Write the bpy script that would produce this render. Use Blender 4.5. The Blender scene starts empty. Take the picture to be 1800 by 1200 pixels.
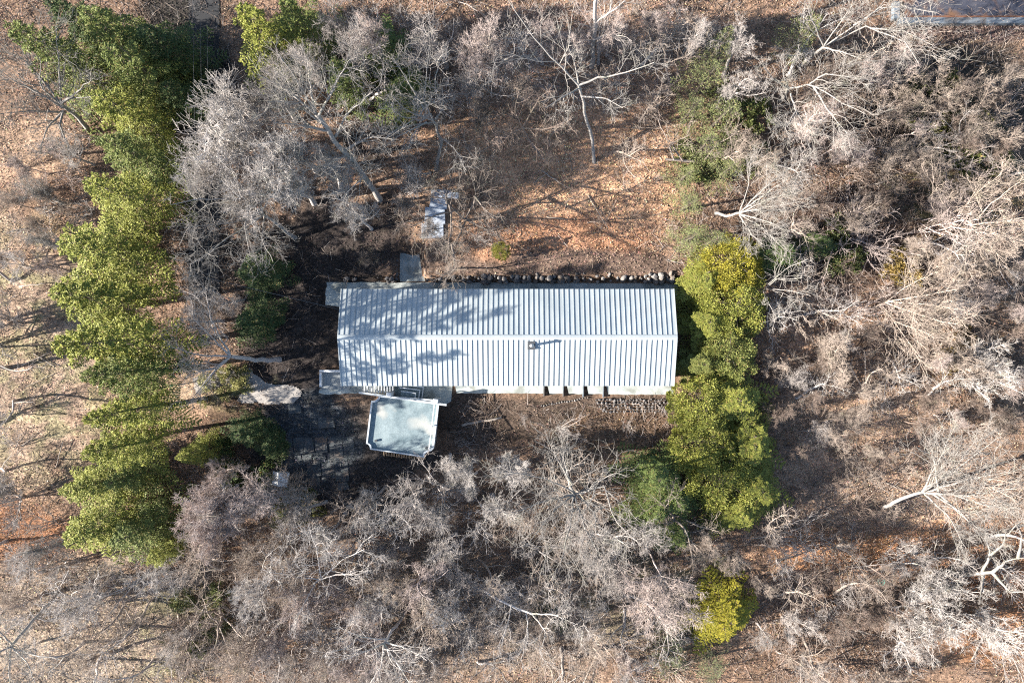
import bpy, bmesh, math, random
import numpy as np
from mathutils import Vector, Matrix

# ------------------------------------------------------------------ scene, camera, light, exposure
sc = bpy.context.scene
COL = sc.collection
HC, FPX = 60.0, 1224.0                     # camera height (m) and focal length in photo pixels

cam_d = bpy.data.cameras.new('camera')
cam = bpy.data.objects.new('camera', cam_d)
COL.objects.link(cam)
cam.location = (0, 0, HC)
cam.rotation_euler = (0, 0, 0)
cam_d.sensor_width = 36.0
cam_d.lens = 36.0 * FPX / 1800.0
cam_d.clip_start = 0.5
cam_d.clip_end = 1500
sc.camera = cam

SUN_EL = math.radians(22.5)
SH_AZ = math.radians(10)                   # direction the shadows run, from +X
world = bpy.data.worlds.new('World')
sc.world = world
world.use_nodes = True
wn = world.node_tree
for n in list(wn.nodes):
    wn.nodes.remove(n)
w_out = wn.nodes.new('ShaderNodeOutputWorld')
w_bg = wn.nodes.new('ShaderNodeBackground')
w_sky = wn.nodes.new('ShaderNodeTexSky')
w_sky.sky_type = 'NISHITA'
w_sky.sun_disc = False
w_sky.ozone_density = 1.6
w_sky.dust_density = 0.6
w_sky.sun_elevation = SUN_EL
w_sky.sun_rotation = math.radians(90) - (SH_AZ + math.pi)
w_bg.inputs['Strength'].default_value = 0.066
wn.links.new(w_sky.outputs[0], w_bg.inputs[0])
wn.links.new(w_bg.outputs[0], w_out.inputs[0])

sun_d = bpy.data.lights.new('sun', 'SUN')
sun_d.energy = 5.0
sun_d.angle = math.radians(0.5)
sun_d.color = (1.0, 0.925, 0.83)
sun = bpy.data.objects.new('sun', sun_d)
COL.objects.link(sun)
sun_dir = Vector((math.cos(SUN_EL) * math.cos(SH_AZ), math.cos(SUN_EL) * math.sin(SH_AZ), -math.sin(SUN_EL)))
sun.rotation_euler = sun_dir.to_track_quat('-Z', 'Y').to_euler()
sun.location = (-40, -8, 60)

sc.view_settings.view_transform = 'Standard'
sc.view_settings.look = 'None'
sc.view_settings.exposure = 2.1
sc.view_settings.gamma = 1.0
sc.view_settings.use_curve_mapping = False

sc.cycles.use_denoising = False
sc.cycles.filter_width = 1.15

RS = np.random.RandomState
rnd = random.Random(7)

# ------------------------------------------------------------------ helpers
def smooth(a, b, x):
    t = np.clip((x - a) / (b - a), 0, 1)
    return t * t * (3 - 2 * t)

def vnoise(x, y, seed=0):
    """cheap smooth value noise, vectorised"""
    x = np.asarray(x, float); y = np.asarray(y, float)
    xi = np.floor(x).astype(np.int64); yi = np.floor(y).astype(np.int64)
    fx = x - xi; fy = y - yi
    fx = fx * fx * (3 - 2 * fx); fy = fy * fy * (3 - 2 * fy)
    def h(a, b):
        n = (a * 374761393 + b * 668265263 + seed * 69069) & 0x7fffffff
        n = ((n ^ (n >> 13)) * 1274126177) & 0x7fffffff
        return ((n ^ (n >> 16)) & 0xffff) / 65535.0
    return (h(xi, yi) * (1 - fx) + h(xi + 1, yi) * fx) * (1 - fy) + (h(xi, yi + 1) * (1 - fx) + h(xi + 1, yi + 1) * fx) * fy

def U2X(u):  # ground-plane metres of a photo column / row
    return (u - 900.0) * HC / FPX
def V2Y(v):
    return (600.0 - v) * HC / FPX

def terrain(x, y):
    x = np.asarray(x, float); y = np.asarray(y, float)
    xl, xr = U2X(566), U2X(1200)
    inside = smooth(xl - 1.2, xl + .4, x) * (1 - smooth(xr, xr + 3, x))
    stub = smooth(U2X(698), U2X(702), x) * (1 - smooth(U2X(744), U2X(748), x)) * (1 - smooth(V2Y(446), V2Y(440), y))
    sharp = 1.0 * smooth(5.12, 5.75, y)
    soft = 1.0 * smooth(2.0, 10.0, y)
    north = sharp * inside + soft * (1 - inside)
    north = north * (1 - stub * 0.92)
    xs0, xs1 = U2X(1040), U2X(1190)
    ins = smooth(xs0 - 4, xs0 + 1, x) * (1 - smooth(xs1, xs1 + 4, x))
    south = -1.1 * (smooth(-5.3, -6.3, y) * ins + smooth(-4.6, -9.0, y) * (1 - ins))
    roll = 0.35 * (vnoise(x * .09, y * .09, 3) - .5) * smooth(7, 16, np.hypot(x * .6, y))
    fine = 0.10 * (vnoise(x * .7, y * .7, 5) - .5) * smooth(5.2, 8, np.abs(y))
    return north + south + roll + fine + 0.02 * np.clip(y - 6, 0, 40)

def P(u, v, z):
    """photo pixel at height z -> world point"""
    s = (HC - z) / FPX
    return Vector(((u - 900.0) * s, (600.0 - v) * s, z))

def G(u, v):
    """photo pixel -> point on the terrain"""
    z = 0.0
    for _ in range(4):
        p = P(u, v, z)
        z = float(terrain(p.x, p.y))
    return P(u, v, z)

def make_mesh(name, V, F, mat=None, smooth_shade=False):
    V = np.ascontiguousarray(V, dtype=np.float32); F = np.ascontiguousarray(F, dtype=np.int32)
    me = bpy.data.meshes.new(name)
    k = F.shape[1]
    me.vertices.add(len(V)); me.vertices.foreach_set('co', V.ravel())
    me.loops.add(F.size); me.loops.foreach_set('vertex_index', F.ravel())
    me.polygons.add(len(F))
    me.polygons.foreach_set('loop_start', np.arange(0, F.size, k, dtype=np.int32))
    if smooth_shade:
        me.polygons.foreach_set('use_smooth', np.ones(len(F), dtype=bool))
    me.update(calc_edges=True)
    if mat:
        me.materials.append(mat)
    return me

def obj(name, me, parent=None, loc=(0, 0, 0)):
    o = bpy.data.objects.new(name, me)
    COL.objects.link(o)
    o.location = loc
    if parent is not None:
        o.parent = parent
    return o

def empty(name, loc=(0, 0, 0), rotz=0.0):
    o = bpy.data.objects.new(name, None)
    COL.objects.link(o)
    o.empty_display_size = 0.3
    o.location = loc
    o.rotation_euler = (0, 0, rotz)
    return o

def tag(o, label=None, cat=None, group=None, kind=None):
    if label: o['label'] = label
    if cat: o['category'] = cat
    if group: o['group'] = group
    if kind: o['kind'] = kind
    return o

class MB:
    """collects boxes / prisms / tubes and builds ONE mesh"""
    def __init__(s):
        s.bm = bmesh.new()
    def box(s, c, d, rz=0.0, bevel=0.0):
        r = bmesh.ops.create_cube(s.bm, size=1.0)
        M = Matrix.Translation(Vector(c)) @ Matrix.Rotation(rz, 4, 'Z') @ Matrix.Diagonal((d[0], d[1], d[2], 1))
        bmesh.ops.transform(s.bm, matrix=M, verts=r['verts'])
        if bevel:
            es = list({e for v in r['verts'] for e in v.link_edges})
            bmesh.ops.bevel(s.bm, geom=es, offset=bevel, segments=1, affect='EDGES')
        return s
    def beam(s, a, b, w, h):
        a = Vector(a); b = Vector(b); d = b - a
        r = bmesh.ops.create_cube(s.bm, size=1.0)
        q = d.to_track_quat('X', 'Z')
        M = Matrix.Translation((a + b) / 2) @ q.to_matrix().to_4x4() @ Matrix.Diagonal((d.length, w, h, 1))
        bmesh.ops.transform(s.bm, matrix=M, verts=r['verts'])
        return s
    def cyl(s, c, r1, r2, h, n=16, axis=None):
        r = bmesh.ops.create_cone(s.bm, cap_ends=True, segments=n, radius1=r1, radius2=r2, depth=h)
        M = Matrix.Translation(Vector(c) + Vector((0, 0, h / 2)))
        if axis is not None:
            M = Matrix.Translation(Vector(c)) @ Vector(axis).to_track_quat('Z', 'Y').to_matrix().to_4x4() @ Matrix.Translation((0, 0, h / 2))
        bmesh.ops.transform(s.bm, matrix=M, verts=r['verts'])
        return s
    def prism(s, pts, z0, z1):
        """pts: list of (x,y) ccw; z0/z1 floats"""
        lo = [s.bm.verts.new((p[0], p[1], z0)) for p in pts]
        hi = [s.bm.verts.new((p[0], p[1], z1)) for p in pts]
        n = len(pts)
        s.bm.faces.new(hi); s.bm.faces.new(list(reversed(lo)))
        for i in range(n):
            s.bm.faces.new((lo[i], lo[(i + 1) % n], hi[(i + 1) % n], hi[i]))
        return s
    def ring(s, outer, inner, z0, z1):
        n = len(outer)
        ol = [s.bm.verts.new((*p, z0)) for p in outer]; oh = [s.bm.verts.new((*p, z1)) for p in outer]
        il = [s.bm.verts.new((*p, z0)) for p in inner]; ih = [s.bm.verts.new((*p, z1)) for p in inner]
        for i in range(n):
            j = (i + 1) % n
            s.bm.faces.new((oh[i], oh[j], ih[j], ih[i]))
            s.bm.faces.new((ol[i], ol[j], oh[j], oh[i]))
            s.bm.faces.new((ih[i], ih[j], il[j], il[i]))
        return s
    def quadfaces(s, polys):
        for p in polys:
            s.bm.faces.new([s.bm.verts.new(q) for q in p])
        return s
    def mesh(s, name, mat):
        bmesh.ops.recalc_face_normals(s.bm, faces=s.bm.faces)
        me = bpy.data.meshes.new(name)
        s.bm.to_mesh(me); s.bm.free()
        if mat: me.materials.append(mat)
        return me
    def build(s, name, mat, parent=None, loc=(0, 0, 0)):
        return obj(name, s.mesh(name, mat), parent, loc)

# ------------------------------------------------------------------ materials
class NT:
    def __init__(s, name):
        s.m = bpy.data.materials.new(name); s.m.use_nodes = True
        s.t = s.m.node_tree
        for n in list(s.t.nodes): s.t.nodes.remove(n)
        s.out = s.n('ShaderNodeOutputMaterial')
    def n(s, typ, **kw):
        nd = s.t.nodes.new(typ)
        for k, v in kw.items():
            setattr(nd, k, v)
        return nd
    def l(s, a, b):
        s.t.links.new(a, b)
    def noise(s, vec, scale, detail=4, rough=.6, dist=0.0):
        n = s.n('ShaderNodeTexNoise')
        n.inputs['Scale'].default_value = scale; n.inputs['Detail'].default_value = detail
        n.inputs['Roughness'].default_value = rough; n.inputs['Distortion'].default_value = dist
        if vec is not None: s.l(vec, n.inputs['Vector'])
        return n.outputs['Fac']
    def ramp(s, fac, stops):
        r = s.n('ShaderNodeValToRGB')
        el = r.color_ramp.elements
        while len(el) < len(stops): el.new(.5)
        for e, (p, c) in zip(el, stops):
            e.position = p
            e.color = (*c, 1) if len(c) == 3 else c
        s.l(fac, r.inputs[0])
        return r.outputs[0]
    def mix(s, fac, a, b, mode='MIX'):
        m = s.n('ShaderNodeMix', data_type='RGBA', blend_type=mode)
        for sock, val in ((m.inputs['Factor'], fac), (m.inputs['A'], a), (m.inputs['B'], b)):
            pass
        fs = [i for i in m.inputs if i.name == 'Factor' and i.type == 'VALUE'][0]
        As = [i for i in m.inputs if i.name == 'A' and i.type == 'RGBA'][0]
        Bs = [i for i in m.inputs if i.name == 'B' and i.type == 'RGBA'][0]
        for sock, val in ((fs, fac), (As, a), (Bs, b)):
            if isinstance(val, (int, float)): sock.default_value = val
            elif isinstance(val, tuple): sock.default_value = (*val, 1)
            else: s.l(val, sock)
        return [o for o in m.outputs if o.type == 'RGBA'][0]
    def maprange(s, v, a, b, c, d):
        m = s.n('ShaderNodeMapRange')
        m.inputs[1].default_value = a; m.inputs[2].default_value = b
        m.inputs[3].default_value = c; m.inputs[4].default_value = d
        s.l(v, m.inputs[0]); return m.outputs[0]
    def grey(s, v):
        c = s.n('ShaderNodeCombineColor')
        for i in range(3): s.l(v, c.inputs[i])
        return c.outputs[0]
    def bump(s, h, strength=.5, dist=.05):
        b = s.n('ShaderNodeBump')
        b.inputs['Strength'].default_value = strength; b.inputs['Distance'].default_value = dist
        s.l(h, b.inputs['Height']); return b.outputs[0]
    def principled(s, col, rough=.8, metal=0.0, normal=None, spec=None):
        p = s.n('ShaderNodeBsdfPrincipled')
        if isinstance(col, tuple): p.inputs['Base Color'].default_value = (*col, 1)
        else: s.l(col, p.inputs['Base Color'])
        if isinstance(rough, (int, float)): p.inputs['Roughness'].default_value = rough
        else: s.l(rough, p.inputs['Roughness'])
        p.inputs['Metallic'].default_value = metal
        if spec is not None: p.inputs['Specular IOR Level'].default_value = spec
        if normal is not None: s.l(normal, p.inputs['Normal'])
        s.l(p.outputs[0], s.out.inputs[0])
        return p
    def pos(s):
        return s.n('ShaderNodeNewGeometry').outputs['Position']
    def objc(s):
        return s.n('ShaderNodeTexCoord').outputs['Object']

def mat_speckle(name, c1, c2, scale=3.0, fine=25.0, rough=.85, bump=.3, metal=0.0, c3=None, world_pos=True):
    t = NT(name)
    v = t.pos() if world_pos else t.objc()
    a = t.noise(v, scale, 5, .65)
    col = t.ramp(a, [(.3, c1), (.7, c2)])
    f = t.noise(v, fine, 3, .7)
    col = t.mix(1.0, col, t.grey(t.maprange(f, .25, .75, .7, 1.25)), 'MULTIPLY')
    if c3:
        b = t.noise(v, scale * .45, 3, .5, .5)
        col = t.mix(t.maprange(b, .52, .66, 0, 1), col, c3)
    t.principled(col, rough, metal, t.bump(f, bump, .03))
    return t.m

def mat_ground():
    t = NT('leaf_littered_earth')
    at = t.n('ShaderNodeAttribute', attribute_name='soil_shade')
    v = t.pos()
    big = t.noise(v, .35, 4, .6)
    mid = t.noise(v, 2.2, 5, .7, .4)
    vor = t.n('ShaderNodeTexVoronoi', feature='F1'); vor.inputs['Scale'].default_value = 7.0
    t.l(v, vor.inputs['Vector'])
    cellv = t.n('ShaderNodeSeparateColor'); t.l(vor.outputs['Color'], cellv.inputs[0])
    col = t.mix(1.0, at.outputs['Color'], t.grey(t.maprange(big, .3, .7, .58, 1.35)), 'MULTIPLY')
    col = t.mix(1.0, col, t.grey(t.maprange(mid, .25, .75, .45, 1.5)), 'MULTIPLY')
    col = t.mix(1.0, col, t.grey(t.maprange(cellv.outputs[0], 0, 1, .6, 1.4)), 'MULTIPLY')
    fine = t.noise(v, 16, 4, .75)
    hsum = t.n('ShaderNodeMath', operation='ADD'); t.l(mid, hsum.inputs[0]); t.l(fine, hsum.inputs[1])
    t.principled(col, .95, 0, t.bump(hsum.outputs[0], .9, .12), spec=.2)
    return t.m

def mat_scatter(name, rough=.85, trans=.0):
    """colour from the vertex attribute 'tint' (each leaf / twig has its own colour)"""
    t = NT(name)
    at = t.n('ShaderNodeAttribute', attribute_name='tint')
    t.principled(at.outputs['Color'], rough, 0, spec=.2)
    return t.m

def mat_bark():
    t = NT('bark')
    oi = t.n('ShaderNodeObjectInfo')
    v = t.objc()
    a = t.noise(v, 5, 4, .7)
    b = t.noise(v, .8, 3, .6)
    col = t.mix(1.0, oi.outputs['Color'], t.grey(t.maprange(a, .3, .7, .65, 1.25)), 'MULTIPLY')
    col = t.mix(t.maprange(b, .55, .72, 0, .45), col, (.17, .19, .11))
    rv = t.maprange(oi.outputs['Random'], 0, 1, .82, 1.15)
    col = t.mix(1.0, col, t.grey(rv), 'MULTIPLY')
    t.principled(col, .85, 0, t.bump(a, .4, .03), spec=.2)
    return t.m

def mat_foliage(name, lo=.55, hi=1.35, trans=.3, dead=(.26, .17, .07)):
    t = NT(name)
    oi = t.n('ShaderNodeObjectInfo')
    ge = t.n('ShaderNodeNewGeometry')
    isl = ge.outputs['Random Per Island']
    v = t.objc()
    a = t.noise(v, .9, 3, .6)
    col = t.mix(1.0, oi.outputs['Color'], t.grey(t.maprange(isl, 0, 1, lo, hi)), 'MULTIPLY')
    col = t.mix(t.maprange(a, .4, .75, 0, .5), col, (.06, .10, .026))
    r2 = t.n('ShaderNodeMath', operation='FRACT')
    m2 = t.n('ShaderNodeMath', operation='MULTIPLY'); m2.inputs[1].default_value = 37.3
    t.l(isl, m2.inputs[0]); t.l(m2.outputs[0], r2.inputs[0])
    col = t.mix(t.maprange(r2.outputs[0], .93, .95, 0, .8), col, dead)
    p = t.n('ShaderNodeBsdfPrincipled'); t.l(col, p.inputs['Base Color'])
    p.inputs['Roughness'].default_value = .6; p.inputs['Specular IOR Level'].default_value = .25
    tr = t.n('ShaderNodeBsdfTranslucent'); t.l(col, tr.inputs['Color'])
    mx = t.n('ShaderNodeMixShader'); mx.inputs[0].default_value = trans
    t.l(p.outputs[0], mx.inputs[1]); t.l(tr.outputs[0], mx.inputs[2]); t.l(mx.outputs[0], t.out.inputs[0])
    return t.m

def mat_roof():
    t = NT('standing_seam_metal')
    v = t.pos()
    oi = t.n('ShaderNodeObjectInfo')
    a = t.noise(v, .5, 4, .6)
    st = t.n('ShaderNodeMapping'); st.inputs['Scale'].default_value = (6, .35, 1); t.l(v, st.inputs['Vector'])
    b = t.noise(st.outputs[0], 1.0, 4, .6)
    col = t.ramp(a, [(.3, (.365, .405, .415)), (.7, (.42, .456, .462))])
    col = t.mix(1.0, col, t.grey(t.maprange(b, .3, .7, .93, 1.05)), 'MULTIPLY')
    col = t.mix(1.0, col, t.grey(t.maprange(oi.outputs['Random'], 0, 1, .955, 1.03)), 'MULTIPLY')
    spots = t.noise(v, 7, 3, .5)
    col = t.mix(t.maprange(spots, .68, .76, 0, .25), col, (.3, .31, .3))
    t.principled(col, t.maprange(a, .3, .7, .42, .58), .25, t.bump(b, .05, .04))
    return t.m

def mat_plain(name, col, rough=.7, metal=0.0, var=.2, scale=6):
    t = NT(name)
    v = t.pos()
    a = t.noise(v, scale, 4, .65)
    c = t.mix(1.0, t.ramp(a, [(0, col), (1, col)]), t.grey(t.maprange(a, .3, .7, 1 - var, 1 + var)), 'MULTIPLY')
    t.principled(c, rough, metal, t.bump(a, .2, .02))
    return t.m

M_ground = mat_ground()
M_leaf = mat_scatter('fallen_leaf')
M_twig = mat_scatter('dead_twig')
M_bark = mat_bark()
M_conifer = mat_foliage('conifer_spray', .72, 1.22, .14)
M_broad = mat_foliage('broad_leaf', .5, 1.5, .25)
M_roof = mat_roof()
M_conc = mat_speckle('pale_gravel_concrete', (.29, .335, .335), (.44, .46, .43), 1.6, 30, .9, .4, c3=(.22, .235, .215))
M_path = mat_speckle('worn_path_concrete', (.26, .24, .22), (.335, .31, .285), 1.2, 22, .9, .3)
M_asph = mat_speckle('dark_asphalt', (.016, .017, .019), (.032, .032, .034), 1.0, 30, .9, .4)  # asphalt tone lowered to put the tree shade into the lane
M_stone = mat_speckle('field_stone', (.085, .08, .08), (.235, .22, .205), 1.3, 8, .9, .6, c3=(.15, .12, .095))
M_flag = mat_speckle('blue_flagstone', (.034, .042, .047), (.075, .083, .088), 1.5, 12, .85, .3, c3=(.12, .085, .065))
M_slab = mat_speckle('blue_grey_slab', (.26, .31, .38), (.40, .44, .50), 1.4, 14, .8, .3, c3=(.22, .22, .22))
M_deck = mat_speckle('weathered_dappled_paint', (.085, .13, .15), (.24, .30, .315), .8, 8, .75, .25, c3=(.32, .33, .31))  # worn paint mottle, with sun dapples painted into the colour
M_trim = mat_plain('pale_painted_trim', (.42, .46, .49), .6, 0, .12)
M_white = mat_plain('white_paint', (.62, .64, .66), .55, 0, .06)
M_wallw = mat_plain('grey_siding', (.34, .36, .37), .8, 0, .1)
M_flash = mat_plain('dark_flashing', (.075, .08, .085), .5, .3, .2)
M_steel = mat_plain('flue_steel', (.35, .36, .37), .4, .8, .15)
M_wood = mat_speckle('split_wood', (.30, .20, .12), (.46, .34, .23), 4, 30, .85, .4, world_pos=False)
M_log = mat_speckle('grey_log', (.26, .22, .18), (.40, .35, .30), 3, 20, .9, .5)
M_wire = mat_plain('wire_sheath', (.07, .075, .08), .5, 0, .1)
M_teal = mat_plain('teal_plastic', (.03, .26, .21), .45, 0, .1)
M_green = mat_plain('green_metal', (.03, .16, .10), .5, 0, .1)
M_red = mat_plain('red_plastic', (.55, .05, .035), .5, 0, .1)
M_bluewall = mat_speckle('shaded_blue_grey_concrete', (.085, .105, .125), (.165, .19, .215), 1.2, 14, .9, .4, c3=(.09, .08, .075))  # concrete darkened to put shade into the wall and step boards
M_rust = mat_speckle('rust_brown_board', (.10, .04, .02), (.17, .075, .04), 2, 14, .9, .3)

# ------------------------------------------------------------------ ground
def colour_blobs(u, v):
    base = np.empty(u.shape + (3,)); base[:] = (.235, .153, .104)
    blobs = [  # u, v, ru, rv, colour, strength : earth / litter colours, some with shade painted in
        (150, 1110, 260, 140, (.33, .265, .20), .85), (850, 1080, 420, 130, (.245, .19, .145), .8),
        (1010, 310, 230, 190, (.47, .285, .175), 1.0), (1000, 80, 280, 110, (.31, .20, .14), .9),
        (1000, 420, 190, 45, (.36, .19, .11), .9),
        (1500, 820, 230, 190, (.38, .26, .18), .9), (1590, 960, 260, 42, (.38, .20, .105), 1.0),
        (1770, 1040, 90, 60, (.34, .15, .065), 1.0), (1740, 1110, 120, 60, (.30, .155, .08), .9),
        (1420, 560, 130, 90, (.40, .26, .175), .9), (1480, 400, 190, 110, (.075, .05, .038), 1.0),  # right-hand pocket: dark earth with thicket shade painted in
        (1660, 190, 220, 130, (.07, .055, .042), .95), (1720, 30, 200, 40, (.10, .065, .06), .8),  # dark earth under the upper right woods, their shade painted in too
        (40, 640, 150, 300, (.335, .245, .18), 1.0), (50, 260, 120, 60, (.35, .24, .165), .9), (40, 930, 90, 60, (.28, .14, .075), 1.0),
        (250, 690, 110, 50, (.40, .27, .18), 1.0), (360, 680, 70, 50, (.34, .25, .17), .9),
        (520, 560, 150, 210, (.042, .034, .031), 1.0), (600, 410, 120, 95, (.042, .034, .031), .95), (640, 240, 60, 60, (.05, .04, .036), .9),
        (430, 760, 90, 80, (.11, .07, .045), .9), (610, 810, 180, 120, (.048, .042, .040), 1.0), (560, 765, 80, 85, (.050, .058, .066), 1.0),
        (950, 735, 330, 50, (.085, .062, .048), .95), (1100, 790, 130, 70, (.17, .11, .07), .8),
        (980, 464, 270, 26, (.14, .10, .08), .9), (310, 100, 100, 230, (.04, .035, .03), 1.0), (366, 330, 52, 300, (.035, .03, .028), 1.0),  # tree shade painted into the earth at upper left and along the lane
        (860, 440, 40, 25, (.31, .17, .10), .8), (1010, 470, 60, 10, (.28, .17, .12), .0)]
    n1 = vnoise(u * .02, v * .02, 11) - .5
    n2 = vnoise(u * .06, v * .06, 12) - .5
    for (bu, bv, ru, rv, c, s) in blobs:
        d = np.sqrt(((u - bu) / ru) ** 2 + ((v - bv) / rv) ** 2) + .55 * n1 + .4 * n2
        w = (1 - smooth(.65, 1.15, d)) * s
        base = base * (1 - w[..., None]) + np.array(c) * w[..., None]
    # patches of thin winter grass
    gw = np.zeros(u.shape)
    for (bu, bv, ru, rv, s) in [(60, 620, 190, 260, .45), (330, 1120, 120, 120, .4), (40, 520, 110, 60, .5), (1100, 1000, 180, 140, .35), (420, 680, 70, 50, .6), (1700, 330, 160, 120, .35)]:
        gw = np.maximum(gw, s * (1 - smooth(.6, 1.1, np.sqrt(((u - bu) / ru) ** 2 + ((v - bv) / rv) ** 2))))
    gw = gw * smooth(.45, .62, vnoise(u * .03, v * .045, 21) * .6 + vnoise(u * .11, v * .14, 22) * .4)
    base = base * (1 - gw[..., None]) + np.array((.20, .215, .095)) * gw[..., None]
    return base

def set_color(me, name, rgb):
    ca = me.color_attributes.new(name, 'FLOAT_COLOR', 'POINT')
    buf = np.ones((len(rgb), 4), dtype=np.float32); buf[:, :3] = rgb
    ca.data.foreach_set('color', buf.ravel())

def axis(lim_in, step, lim_out):
    a = np.arange(-lim_in, lim_in + step * .5, step)
    o = [lim_in]; s = step
    while o[-1] < lim_out:
        s *= 1.5; o.append(o[-1] + s)
    o = np.array(o[1:])
    return np.concatenate([-o[::-1], a, o])
gx = axis(50, .40, 420); gy = axis(34, .27, 420)
XX, YY = np.meshgrid(gx, gy)
ZZ = terrain(XX, YY)
nx, ny = len(gx), len(gy)
idx = np.arange(nx * ny).reshape(ny, nx)
Fg = np.stack([idx[:-1, :-1], idx[:-1, 1:], idx[1:, 1:], idx[1:, :-1]], -1).reshape(-1, 4)
gm = make_mesh('ground', np.stack([XX, YY, ZZ], -1).reshape(-1, 3), Fg, M_ground, True)
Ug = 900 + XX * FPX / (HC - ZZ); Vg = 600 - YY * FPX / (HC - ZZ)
set_color(gm, 'soil_shade', colour_blobs(Ug, Vg).reshape(-1, 3))
ground = tag(obj('ground', gm), 'leaf littered woodland floor of brown earth with thin winter grass', 'ground', kind='structure')

# zones with no litter / brush (u0,v0,u1,v1) : house, deck, paths
CLEAR = [(566, 490, 1200, 702), (640, 676, 800, 806), (698, 438, 750, 500), (540, 645, 640, 700), (744, 330, 800, 422)]
def clear_mask(u, v):
    m = np.ones(u.shape, bool)
    for a, b, c, d in CLEAR:
        m &= ~((u > a) & (u < c) & (v > b) & (v < d))
    return m

fpz = max(float(terrain(*G(u_, v_).xy)) for u_, v_ in [(425, 655), (440, 680), (480, 690), (520, 695)]) + .05
# fallen leaves: one scattered mass
def scatter_leaves(n, seed):
    r = RS(seed)
    u = r.uniform(-60, 1860, n); v = r.uniform(-60, 1260, n)
    dens = .25 + .75 * smooth(.35, .65, vnoise(u * .013, v * .013, 31) * .5 + vnoise(u * .05, v * .05, 32) * .5)
    for (bu, bv, ru, rv) in [(1010, 310, 220, 200), (1560, 960, 300, 60), (1500, 820, 200, 160)]:
        dens = np.maximum(dens, 1 - smooth(.7, 1.2, np.sqrt(((u - bu) / ru) ** 2 + ((v - bv) / rv) ** 2)))
    keep = clear_mask(u, v) & (r.rand(n) < dens) & ~((u > 425) & (u < 530) & (v > 650) & (v < 708) & (r.rand(n) < .8))
    u = u[keep]; v = v[keep]; n = len(u)
    x = U2X(u); y = V2Y(v); z = terrain(x, y)
    x = x * (HC - z) / HC; y = y * (HC - z) / HC; z = terrain(x, y) + r.uniform(.01, .06, n)
    pz = (u > 490) & (u < 640) & (v > 690) & (v < 865); z = z + .10 * pz
    fz = (u > 338) & (u < 532) & (v > 645) & (v < 712); z = z + .07 * fz
    L = r.uniform(.035, .085, n); W = L * r.uniform(.45, .75, n)
    az = r.uniform(0, 2 * np.pi, n); ti = r.normal(0, .45, n); ro = r.normal(0, .5, n)
    d = np.stack([np.cos(az) * np.cos(ti), np.sin(az) * np.cos(ti), np.sin(ti)], -1)
    s = np.stack([-np.sin(az) * np.cos(ro), np.cos(az) * np.cos(ro), np.sin(ro)], -1)
    c = np.stack([x, y, z], -1)
    up = np.array([0, 0, 1.0]) * (L * .25)[:, None]
    V = np.stack([c - d * L[:, None], c - s * W[:, None] + up, c + d * L[:, None], c + s * W[:, None] + up], 1).reshape(-1, 3)
    F = np.arange(4 * n).reshape(n, 4)
    me = make_mesh('fallen_leaves', V, F, M_leaf)
    col = colour_blobs(u, v)  # leaves carry the shade painted into the earth colours too
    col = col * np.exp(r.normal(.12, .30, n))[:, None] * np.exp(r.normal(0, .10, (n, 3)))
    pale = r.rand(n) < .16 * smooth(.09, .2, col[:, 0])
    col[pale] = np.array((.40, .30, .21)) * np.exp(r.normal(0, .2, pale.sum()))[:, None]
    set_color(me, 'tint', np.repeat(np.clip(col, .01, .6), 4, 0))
    return tag(obj('fallen_leaves', me), 'brown and orange fallen leaves strewn over the woodland floor', 'leaf litter', kind='stuff')
scatter_leaves(330000, 5)

# ------------------------------------------------------------------ house
house = tag(empty('house', (-.365, .326, 0)), 'long low house under a pale grey standing seam metal gable roof', 'house')
RL, HW, ZE, ZR = 27.2, 3.96, 3.0, 4.15
# walls (gables under the rakes)
wx, wy = RL / 2 - .32, HW - .38
slope = (ZR - ZE) / HW
zt = ZE - .10
mb = MB()
pr = [(-wy, 0.0), (wy, 0.0), (wy, zt + .38 * slope), (0, ZR - .12), (-wy, zt + .38 * slope)]
A = [(-wx, p[0], p[1]) for p in pr]; B = [(wx, p[0], p[1]) for p in pr]
mb.quadfaces([A, B])
for i in (0, 1, 2, 3, 4):
    j = (i + 1) % 5
    mb.quadfaces([[A[i], B[i], B[j], A[j]]])
mb.build('wall', M_wallw, house)
roof_o = obj('roof', MB().quadfaces([
    [(-RL / 2, -HW, ZE - .03), (RL / 2, -HW, ZE - .03), (RL / 2, 0, ZR - .03), (-RL / 2, 0, ZR - .03)],
    [(-RL / 2, HW, ZE - .03), (-RL / 2, 0, ZR - .03), (RL / 2, 0, ZR - .03), (RL / 2, HW, ZE - .03)],
    [(-RL / 2, -HW, ZE - .12), (RL / 2, -HW, ZE - .12), (RL / 2, 0, ZR - .12), (-RL / 2, 0, ZR - .12)],
    [(-RL / 2, HW, ZE - .12), (-RL / 2, 0, ZR - .12), (RL / 2, 0, ZR - .12), (RL / 2, HW, ZE - .12)]]).mesh('roof', M_trim), house)
NP = 66
PW = RL / NP
ang = math.atan2(ZR - ZE, HW)
SL = math.hypot(HW, ZR - ZE)
def panel_mesh(side):
    m = MB()
    # local: x across, y up the slope (length SL), z normal; then tilt
    top = SL - .02
    m.box((0, top / 2, 0), (PW - .006, top, .016))
    m.box((-PW / 2 + .014, top / 2, .030), (.026, top, .055))
    m.box((0, .012, -.035), (PW - .008, .02, .07))
    R = Matrix.Rotation(ang, 4, 'X')
    bmesh.ops.transform(m.bm, matrix=R, verts=m.bm.verts)
    if side > 0:
        bmesh.ops.transform(m.bm, matrix=Matrix.Diagonal((1, -1, 1, 1)), verts=m.bm.verts)
        bmesh.ops.reverse_faces(m.bm, faces=m.bm.faces)
    return m.mesh('roof_panel', M_roof)
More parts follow.
